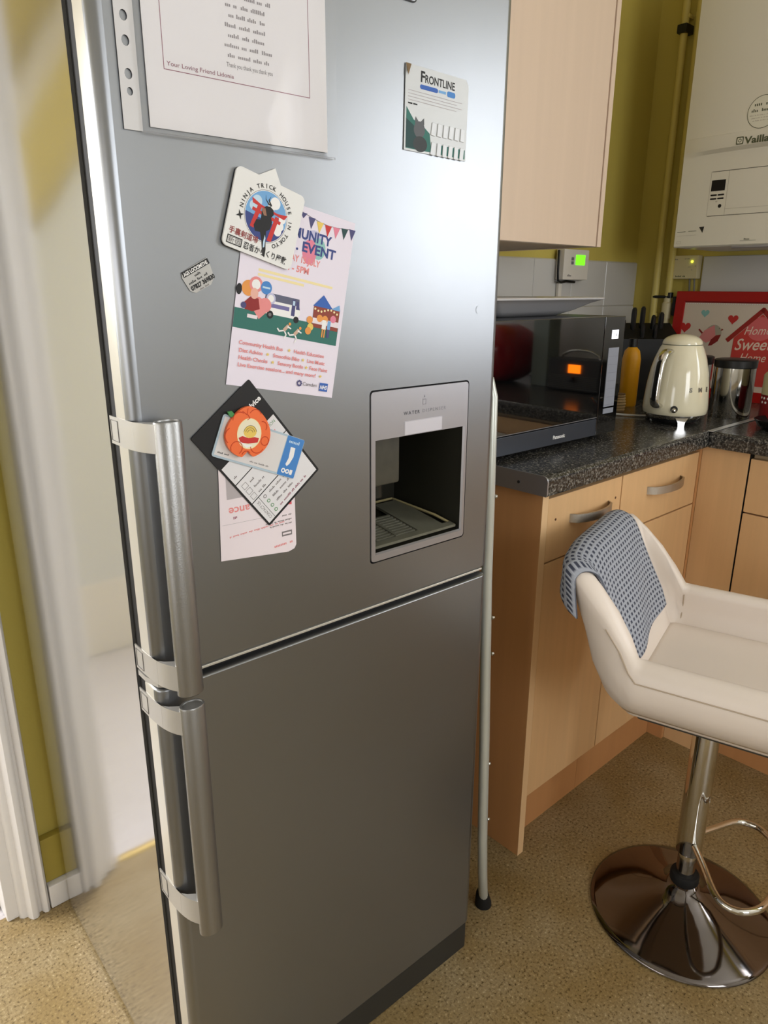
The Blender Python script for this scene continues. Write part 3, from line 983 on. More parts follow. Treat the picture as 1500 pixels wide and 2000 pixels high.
# runners
for x, y in ((-0.0065, -0.032), (0.0085, -0.0345)):
    p.line([(x + 0.004, y + 0.003), (x - 0.002, y - 0.003), (x - 0.008, y - 0.0045), (x - 0.0105, y - 0.002)], 0.0018, WHITEINK)
    p.line([(x - 0.001, y - 0.003), (x + 0.002, y - 0.0075), (x, y - 0.0115)], 0.0018, WHITEINK)
    p.line([(x + 0.003, y + 0.0025), (x - 0.001, y - 0.002)], 0.004, mat('tan_ink', (200, 170, 150), 0.6))
    p.line([(x + 0.003, y + 0.002), (x + 0.0075, y + 0.0005)], 0.0016, WHITEINK)
    p.circ(x + 0.0055, y + 0.0055, 0.0018, ORANGEINK, n=10)
for y, items in [(-0.0585, [('Community Health Bus', -0.0645, 0.058), ('Health Education', 0.0095, 0.044)]),
                 (-0.0670, [('Diet Advice', -0.0635, 0.031), ('Smoothie Bike', -0.0185, 0.037), ('Live Music', 0.0300, 0.026)]),
                 (-0.0750, [('Health Checks', -0.0630, 0.038), ('Sensory Bottle', -0.0110, 0.036), ('Face Paint', 0.0345, 0.027)]),
                 (-0.0830, [('Live Exercise sessions... and many more!', -0.0630, 0.108)])]:
    for s, x, wd in items:
        p.text(s, x, y, 0.0060, CORAL, bold=0.02, width=wd)
for x, y in ((0.0025, -0.0565), (-0.026, -0.065), (0.0235, -0.065), (-0.018, -0.073), (0.0295, -0.073), (0.052, -0.081)):
    p.poly([(x + 0.0024 * (1 if k % 2 == 0 else 0.42) * math.sin(k * PI / 5), y + 0.0024 * (1 if k % 2 == 0 else 0.42) * math.cos(k * PI / 5)) for k in range(10)], YEL)
for k in range(8):
    p.circ(0.0225 + 0.0028 * math.cos(k * PI / 4), -0.0925 + 0.0028 * math.sin(k * PI / 4), 0.0012, INDIGO, n=8)
p.text('Camden', 0.0275, -0.0945, 0.0062, INKGREY, width=0.021)
p.rect(0.0525, -0.0985, 0.0125, 0.0100, NHSBLUE)
p.text('NHS', 0.0588, -0.0960, 0.0065, WHITEINK, 0, 'C', 0.03, width=0.0110, shear=0.2)
p.build(po)

# small white card sticking out above the magnet
card('note_card', 'blank white card corner poking out above ninja magnet', 'card', 0.1785, 1.3470, 21,
     [(-0.018, -0.022), (0.018, -0.022), (0.018, 0.022), (-0.018, 0.022)], 0.0004, CARDWHITE, 0.0016)

# ninja house magnet
nm = card('picture_magnet', 'square white ninja trick house magnet with rounded corners', 'magnet', 0.1697, 1.3208, -17,
          rrect(-0.0445, 0.0445, -0.0412, 0.0412, 0.0065, 5), 0.0022, CARDWHITE, 0.0026)
mb = MB(); mb.prism(rrect(-0.0445, 0.0445, -0.0412, 0.0412, 0.0065, 5), -0.0016, -0.0001, BLACK); mb.build('magnet_backing', nm)
p = Print(0.0023)
cx, cy, rr = 0.0005, 0.0035, 0.0272
p.circ(cx, cy, rr, INKGREY, n=40); p.circ(cx, cy, rr - 0.0005, WHITEINK, n=40)
p.circ(cx, cy, rr - 0.0012, SKY, n=40)
p.poly([(cx + (rr - .0012) * math.cos(R(a)), cy + (rr - .0012) * math.sin(R(a))) for a in range(185, 356, 9)], NAVY)
for x, y, r_ in [(0.008, 0.017, 0.0065), (0.0045, 0.013, 0.005), (-0.014, 0.012, 0.006), (-0.0175, 0.006, 0.005), (0.0185, -0.004, 0.0055), (0.0175, -0.010, 0.005), (0.0205, 0.004, 0.0045)]:
    p.circ(cx + x, cy + y, r_, WHITEINK if x > -0.01 else PALEBLUE, n=16)
A = -8
def tr(pts):
    c, s = math.cos(R(A)), math.sin(R(A))
    return [(cx + x * c - y * s, cy + x * s + y * c) for x, y in pts]
p.poly(tr([(-0.0225, 0.0105), (-0.010, 0.0085), (0.012, 0.0095), (0.0245, 0.0135), (0.022, 0.0075), (-0.020, 0.0055)]), RED)
p.poly(tr([(-0.0185, 0.002), (0.019, 0.0035), (0.019, 0.0), (-0.0185, -0.0015)]), RED)
p.poly(tr([(-0.0135, 0.006), (-0.0085, 0.006), (-0.0100, -0.018), (-0.0150, -0.018)]), RED)
p.poly(tr([(0.0105, 0.006), (0.0155, 0.006), (0.0150, -0.0215), (0.0095, -0.0225)]), RED)
# figure in black
p.poly(tr([(-0.004, 0.010), (0.001, 0.012), (0.006, 0.0105), (0.008, 0.006), (0.006, 0.002), (0.009, -0.002), (0.009, -0.010), (0.0055, -0.014),
           (0.008, -0.022), (0.012, -0.032), (0.0135, -0.040), (0.0105, -0.0395), (0.004, -0.026), (-0.001, -0.018), (-0.007, -0.020), (-0.011, -0.015),
           (-0.010, -0.008), (-0.005, -0.006), (-0.006, -0.001), (-0.0075, 0.004)]), INK)
p.poly(tr([(-0.0085, 0.005), (-0.004, 0.0075), (0.0005, 0.001), (-0.003, 0.0)]), mat('skin_dark_ink', (150, 110, 90), 0.7))
p.poly(tr([(0.0055, -0.018), (0.0075, -0.021), (0.0095, -0.030), (0.0080, -0.0315), (0.0062, -0.026)]), PALEBLUE)
p.poly(tr([(-0.001, 0.012), (-0.007, 0.016), (-0.0085, 0.021), (-0.0065, 0.0165), (0.0, 0.0135)]), INK)
p.poly(tr([(0.001, 0.012), (-0.0035, 0.017), (-0.002, 0.0225), (-0.0022, 0.0175), (0.003, 0.0135)]), INK)
for k in range(4):
    a = R(90 * k + 25)
    p.poly([(-0.0305 + 0.0052 * math.cos(a), -0.0055 + 0.0052 * math.sin(a)), (-0.0305 + 0.0016 * math.cos(a + 0.8), -0.0055 + 0.0016 * math.sin(a + 0.8)),
            (-0.0305, -0.0055), (-0.0305 + 0.0016 * math.cos(a - 0.8), -0.0055 + 0.0016 * math.sin(a - 0.8))], INK)
p.arc_text('NINJA TRICK HOUSE IN TOKYO', cx, cy, rr + 0.0018, 178, -58, 0.0062, INK, 0.015)
p.text('\u624b\u88cf\u5263\u9053\u5834', -0.0395, -0.0262, 0.0078, DKRED, -1, bold=0.012, width=0.036)
p.frame(-0.0395, -0.0222, -0.0372, -0.0295, 0.0010, INK)
p.text('\u65b0\u5bbf', -0.0385, -0.0357, 0.0068, INKGREY, 0, width=0.0152)
p.text('\u5fcd\u8005\u304b\u3089\u304f\u308a\u5c4b\u6577', -0.0195, -0.0367, 0.0082, INK, 0.5, bold=0.012, width=0.0560)
p.build(nm)

# locksmith sticker, torn
ls = card('locksmith_sticker', 'small torn silver locksmith sticker with black lettering', 'sticker', 0.089, 1.261, 27,
          [(-0.0185, 0.007), (-0.017, -0.008), (-0.012, -0.0125), (0.008, -0.013), (0.015, -0.008), (0.017, 0.004), (0.0175, 0.0125), (-0.004, 0.0125), (-0.0165, 0.0115)], 0.0002,
          mat('silver_sticker', (176, 174, 170), 0.4, 0.3))
p = Print(0.0003)
p.rect(-0.0165, 0.0062, 0.034, 0.0058, INK)
p.text('AGS LOCKSMITHS', -0.0155, 0.0071, 0.0052, WHITEINK, bold=0.03, width=0.031)
p.scribble(0.0, 0.0020, 0.009, 0.0028, INK, 0, 'C')
p.scribble(0.0, -0.0024, 0.029, 0.0028, INK, 0, 'C')
p.text('07827 369830', 0.0005, -0.0088, 0.0062, INK, 0, 'C', 0.05, width=0.031)
p.scribble(0.0, -0.0122, 0.012, 0.0018, INKGREY, 0, 'C')
p.build(ls)

# leaflet (hung upside down)
lf = card('pink_leaflet', 'pale pink leaflet hanging upside down below the advice card', 'leaflet', 0.146, 0.995, 0,
          [(-0.0545, -0.0555), (0.040, -0.0655), (0.049, -0.063), (0.052, -0.058), (0.052, 0.055), (-0.050, 0.066)], 0.0003, PAPER_PINK)
p = Print(0.0004)
p.rect(-0.042, 0.018, 0.05, 0.036, INKFAINT)
p.text('ance', -0.0405, 0.0075, 0.0135, CORAL, 180, 'R', 0.02, width=0.028)
p.poly([(0.010, 0.012), (0.047, 0.012), (0.047, -0.004), (0.010, 0.002)], mat('rose_ink', (214, 84, 96), 0.6))
p.scribble(-0.036, -0.0040, 0.006, 0.0034, MAROON, 180, 'R')
p.line([(-0.05, -0.012), (0.02, -0.0135)], 0.0004, INKFAINT)
for y, a, b in ((-0.0155, 0.03, 0.046), (-0.0215, 0.005, 0.046), (-0.0265, 0.012, 0.046)):
    p.scribble(b, y, b - a, 0.0022, INKGREY, 181)
p.scribble(0.035, -0.0235, 0.078, 0.0024, CORAL, 183)
p.rect(0.0310, -0.0435, 0.0150, 0.0065, INKGREY); p.rect(0.0325, -0.0415, 0.012, 0.0025, PAPER_PINK)
p.scribble(0.046, -0.0515, 0.033, 0.0042, CORAL, 184)
p.build(lf)

# advice card, black border
ad = card('advice_card', 'black-edged advice card turned cornerwise on the door', 'card', 0.1520, 1.0575, -52,
          rrect(-0.080, 0.0735, -0.0485, 0.0485, 0.002, 2), 0.0006, INK, 0.0014)
p = Print(0.0007)
W0 = mat('card_white', (222, 220, 222), 0.55)
for a, b in ((-0.0270, 0.0000), (0.0012, 0.0335), (0.0347, 0.0705)):
    p.rect(a, -0.0460, b - a, 0.0915, W0)
p.text('Advice', -0.0520, 0.0455, 0.0090, WHITEINK, 90, 'R', 0.03, width=0.026)
p.text('ATION', -0.0185, 0.0420, 0.0060, GREENINK, 90, 'R', width=0.016)
p.scribble(-0.0105, 0.0400, 0.020, 0.0030, CORAL, 90, 'R')
p.scribble(-0.006, -0.0420, 0.010, 0.0030, INKGREY, 90)
for k in range(3):
    y = -0.0425 + k * 0.0
    p.frame(0.0070 + k * 0.0090, 0.0140 + k * 0.0090 - 0.0005, -0.0415, -0.0345, 0.0005, INKGREY)
for k, wd in enumerate((0.010, 0.018, 0.014)):
    p.scribble(0.0125 + k * 0.0090, -0.0300, wd, 0.0032, INKGREY, 90)
p.line([(0.0347, -0.0350), (0.0705, -0.0350)], 0.0005, INK)
p.text('CONTACT US', 0.0670, -0.0375, 0.0055, INKGREY, 180, width=0.029)
for k, (s, wd) in enumerate((('Helpline number', 0.030), ('Customer advice team', 0.040), ('More help online', 0.034), ('For emergencies call us any time', 0.050))):
    p.scribble(0.0415 + k * 0.0080, -0.0200, wd, 0.0030, INKGREY if k < 3 else MAROON, 90)
    p.circ(0.0402 + k * 0.0080, -0.0280, 0.0024, GREENINK if k else INKGREY, n=12)
    p.circ(0.0402 + k * 0.0080, -0.0280, 0.0015, W0, n=12)
p.build(ad)

# clear card with blue end
cc = card('clear_card', 'clear plastic fronted card with bright blue printed end', 'card', 0.1519, 1.0687, -22.5,
          rrect(-0.0600, 0.0575, -0.0250, 0.0250, 0.003, 3), 0.0010, mat('clear_card_edge', (176, 194, 206), 0.25, ior=1.5), 0.0024)
p = Print(0.0011)
p.rect(-0.0575, -0.0225, 0.0880, 0.0450, mat('card_cream', (216, 212, 210), 0.5))
p.rect(0.0315, -0.0245, 0.0255, 0.0490, BLUE)
p.poly([(0.0400, 0.0120), (0.0470, 0.0120), (0.0480, 0.0010), (0.0450, -0.0085), (0.0420, -0.0120), (0.0395, -0.0100), (0.0415, -0.0020)], WHITEINK)
p.scribble(0.0440, 0.0165, 0.017, 0.0042, PALEBLUE, 0, 'C')
p.circ(0.0390, -0.0180, 0.0030, WHITEINK); p.circ(0.0390, -0.0180, 0.0014, BLUE); p.circ(0.0450, -0.0180, 0.0030, WHITEINK); p.circ(0.0450, -0.0180, 0.0014, BLUE); p.rect(0.0485, -0.0210, 0.0040, 0.0060, WHITEINK)
p.scribble(-0.0100, -0.0195, 0.028, 0.0020, INKGREY)
p.scribble(-0.0540, -0.0195, 0.018, 0.0022, INK)
p.build(cc)

# orange fruit-shaped magnet
shape = []
for k in range(48):
    a = R(90 + 360 * k / 48)
    x, y = 0.0295 * math.cos(a), 0.0275 * math.sin(a)
    if y > 0: y *= 1.22; x *= 1 - 0.25 * (y / 0.034) ** 2
    else:
        y *= 0.95
        if abs(x) < 0.007: y += 0.008 * (1 - abs(x) / 0.007)
    shape.append((x, y))
om = card('fruit_magnet', 'bright orange fruit-shaped magnet with round picture window', 'magnet', 0.1330, 1.0870, -6, shape, 0.0040, ORANGE, 0.0044)
p = Print(0.0041)
p.circ(0.001, 0.002, 0.0160, PALEYEL, 0.0180, 30)
p.circ(0.001, 0.002, 0.0150, mat('ivory_ink', (232, 224, 196), 0.5), 0.0170, 30)
p.poly([(-0.013, -0.0025), (-0.008, -0.0005), (0.0, -0.003), (0.008, -0.002), (0.014, -0.0035), (0.0125, -0.0085), (0.0, -0.0095), (-0.010, -0.0080)], RED)
p.circ(0.002, 0.004, 0.0085, YEL, 0.0070)
p.poly([(-0.011, -0.0070), (-0.002, -0.0105), (0.006, -0.0115), (-0.002, -0.0145)], WHITEINK)
def loop(pts): p.line(pts, 0.0009, ORANGE_LINE)
loop([(-0.009, 0.028), (-0.003, 0.024), (-0.002, 0.031)]); loop([(-0.002, 0.024), (0.001, 0.020), (-0.002, 0.018)])
loop(arc(0.008, 0.022, 0.008, 150, 20, 8)); loop(arc(0.022, -0.007, 0.0052, 0, 360, 16)); loop(arc(-0.015, -0.014, 0.0075, 200, -60, 12))
loop(arc(-0.020, 0.0, 0.010, 120, 230, 8)); loop(arc(0.012, -0.012, 0.009, 190, 330, 8)); loop(arc(-0.012, 0.018, 0.009, 60, 180, 8)); loop(arc(0.018, 0.010, 0.006, 100, -40, 8))
loop(arc(-0.002, -0.024, 0.006, 40, 160, 6))
for r_ in (0.0035, 0.0060, 0.0085):
    p.line(arc(0.002, 0.003, r_, 10, 170, 8), 0.0006, mat('olive_ink', (120, 106, 60), 0.6))
p.build(om)
mb = MB(); mb.prism([(-0.024, 0.022), (-0.019, 0.020), (-0.018, 0.024), (-0.022, 0.028), (-0.027, 0.027)], 0.0005, 0.003, GREENINK); mb.build('leaf', om)

# ================================================================== WALKING STICK beside the fridge
stick = empty('walking_stick', (0.975, 0.752, 0), 0, 'pale metal walking stick leaning in gap right of fridge', 'walking stick')
pth = [(0.903, 0.80, 1.118), (0.902, 0.765, 1.122), (0.901, 0.742, 1.110), (0.900, 0.733, 1.085), (0.902, 0.730, 0.90), (0.9035, 0.7285, 0.766), (0.910, 0.720, 0.45), (0.922, 0.722, 0.22), (0.936, 0.7285, 0.13), (0.957, 0.741, 0.06), (0.969, 0.7485, 0.028)]
mb = MB(); mb.tube([(x - 0.975, y - 0.752, z) for x, y, z in pth], 0.0096, STICK, 14); mb.build('shaft', stick)
mb = MB(); mb.lathe([(0.0, 0.0), (0.0175, 0.0), (0.0175, 0.006), (0.0125, 0.036), (0.0105, 0.040), (0, 0.040)], RUBBER, 18, Matrix.Translation((0, 0, 0)) @ Matrix.Rotation(R(-10), 4, 'Y') ); mb.build('rubber_foot', stick)
for x, y, z in ((0.9065, 0.7225, 0.63), (0.905, 0.7245, 0.70), (0.911, 0.7195, 0.40), (0.918, 0.720, 0.27), (0.902, 0.7295, 0.92)):
    mb = MB(); mb.lathe([(0.0, 0.0045), (0.003, 0.004), (0.0038, 0.002), (0.0038, 0.0)], STEEL, 10, Matrix.Translation((x - 0.975 + 0.0075, y - 0.752 - 0.005, z)) @ Matrix.Rotation(R(34), 4, 'Z').inverted() @ Matrix.Rotation(PI / 2, 4, 'Y')); mb.build('height_peg', stick)

# ================================================================== BASE CABINETS AND WORKTOPS
def bow_handle(parent, x0, x1, z, y, name='handle', rot=None):
    mb = MB()
    n = 16
    for a, b in ((0.0, 1.0),):
        vs, fs = [], []
        for i in range(n + 1):
            t = i / n
            x = x0 + (x1 - x0) * t
            out = 0.004 + 0.024 * math.sin(PI * min(max(t, 0), 1)) ** 0.6
            if i in (0, n): out = 0.0
            hw = 0.0092
            for yy, zz in ((-out - 0.002, -hw), (-out - 0.002, hw), (-out + 0.003, hw), (-out + 0.003, -hw)):
                vs.append((x, y + yy, z + zz))
        for i in range(n):
            for k in range(4):
                k2 = (k + 1) % 4
                fs.append([i * 4 + k, i * 4 + k2, (i + 1) * 4 + k2, (i + 1) * 4 + k])
        fs.append([0, 1, 2, 3]); fs.append([n * 4 + k for k in range(4)])
        mb.add(vs, fs, NICKEL, True)
    return mb.build(name, parent, 40)

def base_unit(label, w, loc, rz, plinth_x0=0.0, end_panel=False, handle_x=None, carc_d=0.52):
    """front at local y=0 facing -y, x to the right, w wide"""
    u = empty('base_cabinet', loc, rz, label, 'cabinet', 'maple base cabinets under the worktops')
    mb = MB(); mb.box(0.001, w - 0.001, 0.021, carc_d, 0.152, 0.866, CARCASS); mb.build('carcass', u)
    mb = MB(); mb.box(0.0015, w - 0.0015, 0.0, 0.019, 0.717, 0.853, MAPLE, 0.0016); d = mb.build('drawer_front', u)
    hx = handle_x or (w * 0.27, w * 0.80)
    bow_handle(d, hx[0], hx[1], 0.797, 0.0)
    mb = MB(); mb.box(0.0015, w - 0.0015, 0.0, 0.019, 0.152, 0.7135, MAPLE, 0.0016); mb.build('cabinet_door', u)
    mb = MB(); mb.box(0.0, w, 0.045, 0.062, 0.0, 0.150, MAPLE_SHADE); mb.build('plinth', u)
    return u, d

CF = 0.788
u1, d1 = base_unit('maple base cabinet beside the fridge with full end panel', 0.2795, (1.158, CF, 0), 0, handle_x=(0.080, 0.228))
mb = MB(); mb.box(-0.020, -0.0005, 0.0, 0.585, 0.0, 0.866, MAPLE_SHADE)
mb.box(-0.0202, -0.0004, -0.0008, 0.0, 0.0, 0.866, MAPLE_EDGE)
mb.build('end_panel', u1)
for hx, hz in ((0.029, 0.805), (0.256, 0.807)):
    mb = MB(); mb.lathe([(0, 0.0), (0.0028, 0.0), (0.0028, 0.0006), (0, 0.0006)], mat('hole_brown', (92, 56, 30), 0.7), 10, Matrix.Translation((hx, 0.0, hz)) @ Matrix.Rotation(PI / 2, 4, 'X')); mb.build('screw_hole', d1)
u2, d2 = base_unit('maple base cabinet between end unit and corner post', 0.3725, (1.4385, CF, 0), 0, handle_x=(0.117, 0.282))
# corner post
cp = MB()
cp.box(1.8125, 1.8255, CF, 1.30, 0.0, 0.866, MAPLE_SHADE)
cpo = tag(cp.build('corner_post'), 'narrow maple corner post where the two cabinet runs meet', 'corner post')
mb = MB(); mb.box(1.8260, 1.8440, 0.6705, CF - 0.0005, 0.0, 0.866, MAPLE); mb.build('filler_strip', cpo)
mb = MB(); mb.box(1.8262, 1.8445, 0.6690, 0.6703, 0.12, 0.866, DARKGAP); mb.build('shadow_gap', cpo)
# right run: three units facing the fridge
widths = [(0.5000, 'maple base cabinet nearest the corner on the right run'), (0.5000, 'maple base cabinet second along the right run'), (0.6000, 'maple base cabinet third along the right run')]
yy = 0.6685
for w_, lab in widths:
    base_unit(lab, w_ - 0.002, (1.826, yy, 0), -PI / 2)
    yy -= w_

def worktop_profile(d0, d1):
    """front (rounded) at d0, back at d1"""
    r = 0.011
    return [(d1, WT - 0.040)] + [(d0 + 0.002, WT - 0.040), (d0, WT - 0.036)] + arc(d0 + r, WT - r, r, 180, 90, 5) + [(d1, WT)]
mb = MB()
mb.prism(worktop_profile(0.768, YW - 0.001), 1.1245, XW - 0.002, WORKTOP, axis='x', smooth=True)
wk = tag(mb.build('worktop'), 'dark speckled worktop along back wall under microwave and kettle', 'worktop')
mb = MB()
mb.prism([(y - 0.0008 if y < 1 else y, z) for y, z in worktop_profile(0.768, YW - 0.0015)], 1.1205, 1.1240, ALU, axis='x')
tr_ = mb.build('end_trim', wk)
mb = MB(); mb.lathe([(0, 0), (0.0032, 0), (0.0032, 0.001), (0, 0.001)], mat('screw_dark', (70, 70, 74), 0.4, 0.7), 12, Matrix.Translation((1.1205, 0.835, 0.886)) @ Matrix.Rotation(-PI / 2, 4, 'Y')); mb.build('screw', tr_)
mb = MB()
prof = [(x - 0.0, z) for x, z in worktop_profile(1.806, XW - 0.0015)]
mb.prism(prof, -1.6, 0.7665, WORKTOP, axis='y', smooth=True)
wk2 = tag(mb.build('worktop'), 'dark speckled worktop along right wall past the metal joint strip', 'worktop')
mb = MB(); mb.box(1.8065, XW - 0.003, 0.7600, 0.7745, WT + 0.0002, WT + 0.0026, mat('joint_strip_alu', (206, 206, 204), 0.35, 0.6), 0.001, seg=1); mb.build('joint_strip', wk2)

# ================================================================== WALL UNIT
wu = empty('wall_cabinet', (1.09, 1.05, 1.349), 0, 'pale maple wall cabinet above the microwave', 'cabinet')
mb = MB(); mb.box(0.0, 0.577, 0.021, 0.333, 0.002, 0.74, CARCASS); mb.build('carcass', wu)
mb = MB(); mb.box(0.0, 0.5745, 0.0, 0.019, 0.0, 0.74, WALLUNIT, 0.0015); mb.build('cabinet_door', wu)
mb = MB(); mb.box(0.5785, 0.5955, -0.001, 0.333, 0.0, 0.74, WALLUNIT, 0.001); mb.build('side_panel', wu)
mb = MB(); mb.box(0.5748, 0.5782, 0.004, 0.02, 0.0005, 0.74, mat('gap_brown', (110, 64, 40), 0.7)); mb.build('shadow_gap', wu)

# ================================================================== MICROWAVE
mw = empty('microwave', (1.085, 0.910, WT), R(-0.9), 'black microwave with dark mirror glass door on worktop', 'microwave')
W_ = 0.494
mb = MB(); mb.box(0.0, W_, 0.016, 0.365, 0.010, 0.282, MW_BODY, 0.003); mb.build('casing', mw)
mb = MB(); mb.box(0.0, 0.409, -0.002, 0.0155, 0.0525, 0.282, MW_GLASS, 0.0012); dr = mb.build('door', mw)
mb = MB(); mb.box(0.012, 0.4085, -0.0028, -0.0021, 0.0535, 0.0550, mat('trim_silver', (150, 152, 158), 0.3, 0.6)); mb.build('door_trim', dr)
mb = MB(); mb.box(0.0, 0.409, -0.003, 0.0155, 0.012, 0.0510, MW_STRIP, 0.0015); st = mb.build('lower_strip', mw)
p = Print(0); p.text('Panasonic', 0.2635, 0.0245, 0.0115, WHITEINK, 0, 'C', 0.03, width=0.044)
w = p.build(st, 'maker_name'); w.matrix_local = Matrix.Translation((0, -0.0032, 0)) @ FP
mb = MB(); mb.box(0.4115, W_, -0.002, 0.0155, 0.012, 0.282, MW_GLASS, 0.0012); cpn = mb.build('control_panel', mw)
mb = MB(); mb.box(0.4420, 0.4680, -0.0030, -0.0021, 0.2320, 0.2520, LCD_WHITE); dsp = mb.build('display', cpn)
p = Print(0); p.text('1:4', 0.4550, 0.2370, 0.0120, INK, 0, 'C', 0.0, width=0.015)
w = p.build(dsp, 'display_digits'); w.matrix_local = Matrix.Translation((0, -0.0032, 0)) @ FP
mb = MB(); mb.box(0.4330, 0.4760, -0.0030, -0.0021, 0.0760, 0.2120, KEYPAD); kp = mb.build('keypad', cpn)
mb = MB(); mb.box(0.4330, 0.4760, -0.0030, -0.0021, 0.0600, 0.0720, KEYPAD); mb.build('start_key', cpn)
for k in range(7):
    mb = MB(); mb.box(0.4350, 0.4740, -0.0034, -0.0031, 0.0800 + k * 0.0187, 0.0804 + k * 0.0187, PRINTGREY); mb.build('key_line', kp)
for fx_, fy_ in ((0.03, 0.04), (W_ - 0.03, 0.04), (0.03, 0.33), (W_ - 0.03, 0.33)):
    mb = MB(); mb.lathe([(0, 0), (0.011, 0), (0.013, 0.0105), (0, 0.0105)], RUBBER, 14, Matrix.Translation((fx_, fy_, 0))); mb.build('foot', mw)

# white platter on top of the microwave
def rr_loop(hx, hy, r, z): return [(x, y, z) for x, y in rrect(-hx, hx, -hy, hy, r, 6)]
pt_loops = [rr_loop(0.120, 0.060, 0.03, 0.0), rr_loop(0.155, 0.085, 0.03, 0.012), rr_loop(0.190, 0.108, 0.03, 0.028), rr_loop(0.212, 0.125, 0.03, 0.0355),
            rr_loop(0.216, 0.128, 0.03, 0.0365), rr_loop(0.217, 0.129, 0.03, 0.0395), rr_loop(0.214, 0.127, 0.03, 0.0410), rr_loop(0.19, 0.105, 0.03, 0.033),
            rr_loop(0.15, 0.08, 0.03, 0.016), rr_loop(0.12, 0.06, 0.03, 0.006)]
vs = [v for L in pt_loops for v in L]; n = len(pt_loops[0]); fs = []
for j in range(len(pt_loops) - 1):
    for i in range(n):
        fs.append([j * n + i, j * n + (i + 1) % n, (j + 1) * n + (i + 1) % n, (j + 1) * n + i])
fs.append(list(range(n))[::-1]); fs.append([(len(pt_loops) - 1) * n + i for i in range(n)])
mb = MB(); mb.add(vs, fs, mat('white_glaze', (222, 220, 222), 0.2, coat=0.4), True)
pl_ = tag(mb.build('serving_platter', None, 60), 'large white serving platter resting on the microwave', 'platter')
pl_.location = (1.352, 1.068, WT + 0.2825)

# ================================================================== THERMOSTAT CONTROLLER on the tiles
tc_ = empty('heating_controller', (1.968, 1.3770, 1.276), 0, 'white heating controller with green screen under wall cabinet', 'controller')
mb = MB(); mb.box(0.0, 0.135, -0.030, -0.0005, 0.0, 0.090, WHITEPL, 0.003); mb.build('casing', tc_)
mb = MB(); mb.box(0.062, 0.112, -0.0312, -0.0303, 0.044, 0.074, LCD_GREEN); lc = mb.build('screen', tc_)
for z in (0.062, 0.050):
    mb = MB(); mb.box(0.038, 0.050, -0.0318, -0.0302, z - 0.0045, z + 0.0045, PRINTGREY, 0.0006, seg=1); mb.build('button', tc_)
p = Print(0); p.scribble(0.022, 0.010, 0.026, 0.0065, INKGREY)
w = p.build(tc_, 'panel_print'); w.matrix_local = Matrix.Translation((0, -0.0303, 0)) @ FP
mb = MB(); mb.tube([(-0.004, -0.012, 0.086), (-0.009, -0.016, 0.060), (-0.011, -0.018, 0.020), (-0.008, -0.018, -0.003), (0.002, -0.017, -0.006), (0.016, -0.014, -0.008), (0.05, -0.008, -0.004), (0.10, -0.006, -0.006)], 0.0035, BLACK, 8); mb.build('cable', tc_)
mb = MB(); mb.box(0.008, 0.024, -0.012, -0.0012, -0.150, -0.010, WHITEPL, 0.001, seg=1); mb.build('cable_duct', tc_)

# ================================================================== BOILER and its pipes on the right wall
bo = empty('boiler', (2.15, 0.875, 1.365), -PI / 2, 'white wall-hung gas boiler above the corner worktop', 'boiler')
mb = MB()
mb.box(-0.22, 0.22, 0.006, 0.305, 0.0, 0.72, BOILER_WHITE, 0.006)
mb.build('casing', bo)
# front skin: gently bellied upper panel over a flat lower panel
def bf(x): return (x / 0.22) ** 2
vs, fs = [], []
N = 14
rows = [(0.0, 0.0055), (0.004, 0.0005), (0.232, 0.0005), (0.240, -0.0005), (0.2485, -0.014), (0.256, -0.016), (0.285, -0.015), (0.2865, -0.010), (0.72, -0.010)]
for z, y in rows:
    for i in range(N + 1):
        x = -0.2195 + 0.439 * i / N
        k = (1 - bf(x) ** 2)
        dz = 0.0
        if 0.2319 < z < 0.257: dz = 0.004 * (1 - bf(x))
        vs.append((x, (y if y > -0.0009 else y * k) if z > 0.005 else y, z + dz))
for j in range(len(rows) - 1):
    for i in range(N):
        a = j * (N + 1) + i
        fs.append([a, a + 1, a + N + 2, a + N + 1])
mb = MB(); mb.add(vs, fs, BOILER_WHITE, True); mb.build('front_panel', bo, 25)
p = Print(0)
LINE = mat('panel_line', (96, 92, 78), 0.6)
p.line([(-0.1310, 0.196), (0.145, 0.196)], 0.0016, LINE); p.line([(-0.1310, 0.0815), (0.145, 0.0815)], 0.0016, LINE)
p.line([(-0.133, 0.196), (-0.133, 0.0815)], 0.0007, BROWN_GREY); p.line([(0.145, 0.196), (0.145, 0.0815)], 0.0007, LINE)
p.line([(-0.0835, 0.195), (-0.0835, 0.082)], 0.0009, BROWN_GREY)
p.line([(-0.0835, 0.098), (0.145, 0.098)], 0.0007, BROWN_GREY)
p.poly([(-0.129, 0.174), (-0.0905, 0.174), (-0.0905, 0.146), (-0.129, 0.146)], BLACK)
for x in (-0.1285, -0.1085):
    for z in (0.1355, 0.1260):
        p.poly(rrect(x, x + 0.0180, z - 0.0021, z + 0.0021, 0.002, 3), BLACK)
p.circ(-0.0990, 0.1065, 0.0048, BLACK)
p.scribble(-0.112, 0.117, 0.006, 0.003, BROWN_GREY)
p.line([(-0.2130, 0.0430), (-0.189, 0.0435)], 0.0012, BOILER_INK); p.line([(-0.180, 0.0440), (-0.157, 0.0445)], 0.0012, BOILER_INK)
p.line([(-0.2130, 0.0325), (-0.157, 0.0335)], 0.0006, BROWN_GREY)
p.frame(-0.2115, -0.200, 0.011, 0.0175, 0.0006, BROWN_GREY)
p.poly([(-0.1500, 0.0540), (-0.1350, 0.0550), (-0.1385, 0.0380)], mat('print_black', (44, 42, 34), 0.6))
p.scribble(-0.010, 0.0150, 0.020, 0.0040, BOILER_INK, 0, 'C')
p.line([(-0.030, 0.0125), (0.012, 0.0130)], 0.0008, BOILER_INK)
